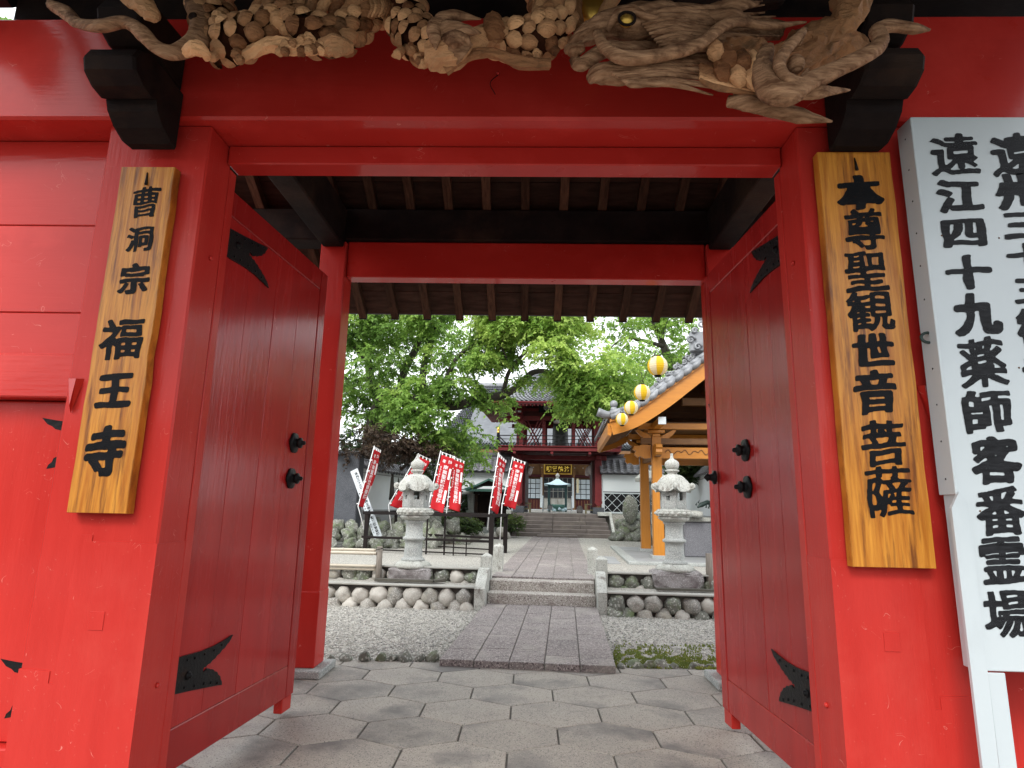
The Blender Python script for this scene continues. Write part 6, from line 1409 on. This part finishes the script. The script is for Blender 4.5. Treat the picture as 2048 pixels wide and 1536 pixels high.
# the old cherry with the long arching limb
t = thing('cherry_tree', 'old cherry tree whose long limb arches across in front of the bell tower', 'tree', (-5.6, 16.5, .33))
limbs(t, [([Q(770,1000,16.3), Q(765,880,16.2), Q(760,820,16.1), Q(772,790,16), Q(800,800,15.8), Q(850,800,15.5), Q(905,812,15.2), Q(960,798,15), Q(1005,790,14.9), Q(1040,770,14.8), Q(1065,745,14.8), Q(1100,745,14.8), Q(1135,765,14.8), Q(1160,785,14.8)], [.26,.24,.22,.2,.17,.15,.13,.12,.10,.085,.07,.06,.045,.02]),
  ([Q(762,820,16.1), Q(745,770,16), Q(735,720,15.8), Q(728,660,15.6), Q(720,600,15.4)], [.14,.12,.10,.07,.04]),
  ([Q(800,798,15.8), Q(806,750,15.7), Q(830,700,15.6), Q(850,650,15.4), Q(862,600,15.2)], [.12,.10,.09,.06,.04]),
  ([Q(850,800,15.5), Q(845,760,15.4), Q(855,700,15.2), Q(880,640,15), Q(890,590,14.8)], [.10,.09,.08,.06,.04]),
  ([Q(905,812,15.2), Q(890,780,15), Q(900,740,14.8), Q(930,700,14.6), Q(990,670,14.4), Q(1050,650,14.2)], [.08,.07,.06,.05,.03,.015]),
  ([Q(1005,790,14.9), Q(1020,740,14.6), Q(1055,700,14.4), Q(1085,660,14.2), Q(1100,620,14)], [.06,.05,.04,.03,.015]),
  ([Q(735,720,15.8), Q(705,690,15.4), Q(670,650,15)], [.08,.06,.03]),
  ([Q(940,680,14.6), Q(955,670,14.4), Q(975,672,14.3), Q(1000,690,14.2), Q(1015,720,14.1)], [.05,.05,.04,.03,.01]),
  ([Q(760,820,16.1), Q(730,800,15.9), Q(700,770,15.6), Q(670,720,15.3)], [.09,.08,.05,.03])])
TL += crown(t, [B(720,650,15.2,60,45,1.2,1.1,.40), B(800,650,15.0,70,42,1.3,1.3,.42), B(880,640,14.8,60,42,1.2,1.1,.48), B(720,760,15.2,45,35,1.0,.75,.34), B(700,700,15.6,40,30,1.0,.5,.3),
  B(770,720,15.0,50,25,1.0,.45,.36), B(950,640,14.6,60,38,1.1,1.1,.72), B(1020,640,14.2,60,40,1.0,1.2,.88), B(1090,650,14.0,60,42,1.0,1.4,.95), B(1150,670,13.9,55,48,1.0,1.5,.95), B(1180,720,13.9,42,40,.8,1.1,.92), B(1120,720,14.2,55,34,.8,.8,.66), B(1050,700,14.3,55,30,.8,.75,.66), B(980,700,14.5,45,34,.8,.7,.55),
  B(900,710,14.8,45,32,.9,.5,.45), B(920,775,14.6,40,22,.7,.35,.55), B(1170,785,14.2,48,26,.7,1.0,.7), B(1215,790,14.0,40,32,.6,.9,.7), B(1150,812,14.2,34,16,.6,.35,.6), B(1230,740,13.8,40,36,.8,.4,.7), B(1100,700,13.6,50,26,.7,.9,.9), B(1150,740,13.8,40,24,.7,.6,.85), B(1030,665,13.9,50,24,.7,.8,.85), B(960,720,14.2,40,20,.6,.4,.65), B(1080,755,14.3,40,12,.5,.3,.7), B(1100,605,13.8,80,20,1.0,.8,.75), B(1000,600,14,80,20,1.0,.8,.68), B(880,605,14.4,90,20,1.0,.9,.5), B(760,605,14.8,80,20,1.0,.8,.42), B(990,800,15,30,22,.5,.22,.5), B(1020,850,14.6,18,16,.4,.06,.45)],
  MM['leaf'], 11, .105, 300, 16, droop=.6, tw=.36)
# denser green tree below on the left
t = thing('broadleaf_tree', 'dense dark green broadleaf tree at the far left above the monument', 'tree', (-5.9, 15.4, .33))
limbs(t, [([Q(740,1040,15.6), Q(735,900,15.5), Q(745,830,15.4), Q(765,780,15.2)], [.16,.14,.11,.05]), ([Q(738,880,15.5), Q(790,840,15.2), Q(850,820,15), Q(900,840,14.8)], [.08,.06,.05,.02])])
TL += crown(t, [B(715,800,14.8,38,36,.8,.9,.38), B(770,800,14.7,42,34,.8,.9,.4), B(830,810,14.6,44,34,.8,.95,.42), B(880,840,14.6,40,36,.8,.8,.45), B(820,845,14.6,45,20,.8,.5,.38), B(880,885,14.7,34,20,.7,.4,.38), B(905,880,14.9,30,24,.6,.35,.42), B(860,770,14.8,40,24,.7,.5,.4), B(920,940,16,22,30,.5,.45,.4), B(940,910,16.5,20,24,.5,.25,.4), B(925,855,14.8,24,30,.6,.18,.45), B(960,880,15,22,20,.5,.08,.4)],
  MM['leaf'], 23, .12, 170, 15, droop=.7, tw=.34)
# reddish maple and dark hedge below
t = thing('maple_tree', 'dark reddish brown maple under the green trees on the left', 'tree', (-5.2, 16.6, .33))
limbs(t, [([Q(800,1010,16.8), Q(790,950,16.7), Q(760,900,16.6), Q(730,880,16.5)], [.08,.07,.05,.03]), ([Q(790,950,16.7), Q(830,915,16.5), Q(870,900,16.4)], [.05,.04,.02])])
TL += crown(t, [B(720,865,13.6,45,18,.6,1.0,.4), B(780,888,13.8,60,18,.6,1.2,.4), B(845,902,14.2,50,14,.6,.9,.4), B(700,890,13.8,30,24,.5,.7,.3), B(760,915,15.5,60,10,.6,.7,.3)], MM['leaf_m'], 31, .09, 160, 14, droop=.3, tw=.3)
t = thing('hedge_shrub', 'dark olive evergreen hedge rising behind the white wall on the left', 'hedge', (-5.0, 18.5, 1.0))
TL += crown(t, [B(700,915,17.5,50,30,.8,1.1,.3), B(760,935,17.8,55,28,.8,1.1,.35), B(820,940,18.2,50,26,.8,.9,.32), B(870,945,18.8,45,26,.7,.7,.3), B(780,905,18.0,60,22,.8,.9,.55), B(715,880,17.8,40,24,.6,.6,.25), B(850,915,18.6,50,18,.8,.7,.3)], MM['leaf_d'], 41, .09, 230, 14, droop=.3, tw=.26)
# tree at the right behind the pavilion
t = thing('cherry_tree', 'slender cherry tree with forked grey trunk behind the striped lanterns', 'tree', (3.2, 19.5, .33))
limbs(t, [([Q(1400,1000,19.8), Q(1385,860,19.6), Q(1352,760,19.4), Q(1330,700,19.2), Q(1315,665,19.1), Q(1290,620,19), Q(1270,570,18.8)], [.24,.20,.16,.13,.09,.06,.04]),
  ([Q(1322,680,19.1), Q(1330,640,19), Q(1345,590,18.9)], [.09,.07,.05]), ([Q(1325,692,19.1), Q(1290,682,18.8), Q(1250,676,18.6), Q(1215,700,18.4)], [.07,.055,.04,.015]), ([Q(1345,745,19.4), Q(1385,700,19), Q(1420,670,18.8)], [.07,.05,.02])])
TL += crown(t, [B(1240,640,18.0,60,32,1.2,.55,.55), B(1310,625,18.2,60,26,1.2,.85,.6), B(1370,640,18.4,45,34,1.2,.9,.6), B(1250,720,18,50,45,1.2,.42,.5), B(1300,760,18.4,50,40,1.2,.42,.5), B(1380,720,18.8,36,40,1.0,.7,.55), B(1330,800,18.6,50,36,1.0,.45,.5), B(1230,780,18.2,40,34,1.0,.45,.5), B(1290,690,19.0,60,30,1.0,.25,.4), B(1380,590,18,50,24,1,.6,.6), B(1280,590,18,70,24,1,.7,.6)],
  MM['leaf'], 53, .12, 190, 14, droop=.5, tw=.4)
t = thing('distant_trees', 'pale grey-green treetops showing through the gaps behind the halls', 'trees', (2.0, 44.0, 1.0))
TL += crown(t, [B(1240,760,40,70,60,2.5,.9,.35), B(1330,740,40,60,70,2.5,.9,.35), B(1180,700,40,60,40,2.5,.5,.35), B(760,800,40,110,60,2.5,1.5,.3), B(700,700,40,80,80,2.5,.9,.3), B(850,720,42,60,50,2.5,.7,.4), B(780,680,38,90,50,2.5,1.2,.45), B(900,690,38,60,40,2.5,.7,.5)], MM['leaf'], 61, .22, 170, 14, tw=.7, woody=False)
limbs(t, [([Q(1250,1000,41), Q(1250,850,41), Q(1260,740,41)], [.3,.25,.1]), ([Q(740,1000,41), Q(745,850,41), Q(760,740,41)], [.3,.25,.1])])
# shrubs
def shrub(px, py, v, rpx, rpy, label, m, seed, n=1.0, br=.5, sz=.05, extra=()):
    c = cv(px, py+rpy, v); t = thing('shrub', label, 'shrub', (c.x, v, c.z))
    limbs(t, [([(c.x, v, c.z-.1), tuple(cv(px, py, v))], [.04, .02])])
    return crown(t, [B(px, py, v, rpx, rpy, rpx*v/FPX*.8, n, br)]+[B(a, b_, v, c_, d_, c_*v/FPX*.8, e_, br) for (a, b_, c_, d_, e_) in extra], m, seed, sz, 330, 12, droop=.2, tw=.14)
TL += shrub(925, 1048, 16.6, 34, 18, 'clipped azalea between the garden rocks and the shrine', MM['leaf_d'], 71, 1.0, .65, .05, ((905,1040,22,12,.5),(945,1055,20,12,.4)))
TL += shrub(1022, 1046, 19.0, 24, 18, 'round clipped shrub at the left end of the stairs', MM['leaf_d'], 72, 1.0, .6, .05)
TL += shrub(925, 1010, 19.8, 24, 20, 'dark conical shrub left of the small shrine', MM['leaf_d'], 73, .9, .3, .06)
TL += shrub(1400, 925, 16.2, 50, 30, 'dark evergreen shrubs behind the basin on the right', MM['leaf_d'], 74, 1.4, .45, .09, ((1365,940,30,22,.8),(1440,930,30,30,.8)))
# foliage glimpsed past the roof's left end
t = thing('pine_tree', 'pine branch glimpsed against white sky at the top left corner', 'tree', tuple((-9.0, 9.0, .33)), court=False)
c = fr(15, 50, 8.0); b = BASE[t.name]
limbs_p = spline([(c.x-1.2, 8.2, .33), (c.x-1.1, 8.2, c.z*.6), (c.x-.6, 8.1, c.z-.3), (c.x+.1, 8.0, c.z)], 5); MB().tube(limbs_p, lerpr([.2, .15, .08, .02], len(limbs_p)), 10).build('trunk', MM['bark'], t)
TL += crown(t, [(c.x-.5, 8.0, c.z-.25, .7, .5, .40, .6, .4), (c.x-1.2, 8.0, c.z-.1, .9, .6, .6, .9, .4)], MM['leaf'], 81, .14, 90, 16, tw=.3)
MB().prism([(1.9, 3.62), (2.0, 3.50), (2.1, 3.55), (2.2, 3.5), (2.3, 3.55), (2.4, 3.6), (2.4, 3.9), (1.9, 3.9)], -2.78, -2.72, 'x').build('eave_end', MM['blackwood'], gate)
print('leaves', TL)
# the garden's left boundary carries on beyond the monument
wall((-12.0, 14.3), (-5.5, 14.3), 1.13, 2.12, 'plain white plaster wall carrying on left behind the dark monument', base_z=.33)
t = thing('garden_tree', 'bushy green tree standing behind the wall left of the monument', 'tree', (-8.6, 16.5, .33))
limbs(t, [([(-8.6, 16.5, .33), (-8.5, 16.5, 2), (-8.3, 16.4, 3.5), (-8.2, 16.4, 5)], [.2, .16, .12, .05])])
crown(t, [(-8.8, 16.5, 4.0, 1.3, 1.0, 1.0, 1.2, .4), (-8.2, 16.3, 5.3, 1.3, 1.0, 1.0, 1.2, .45), (-9.8, 16.6, 4.8, 1.1, 1.0, 1.2, 1.0, .4), (-7.4, 16.2, 4.2, .9, .8, .8, .7, .4)], MM['leaf'], 91, .12, 170, 14, droop=.6, tw=.36)
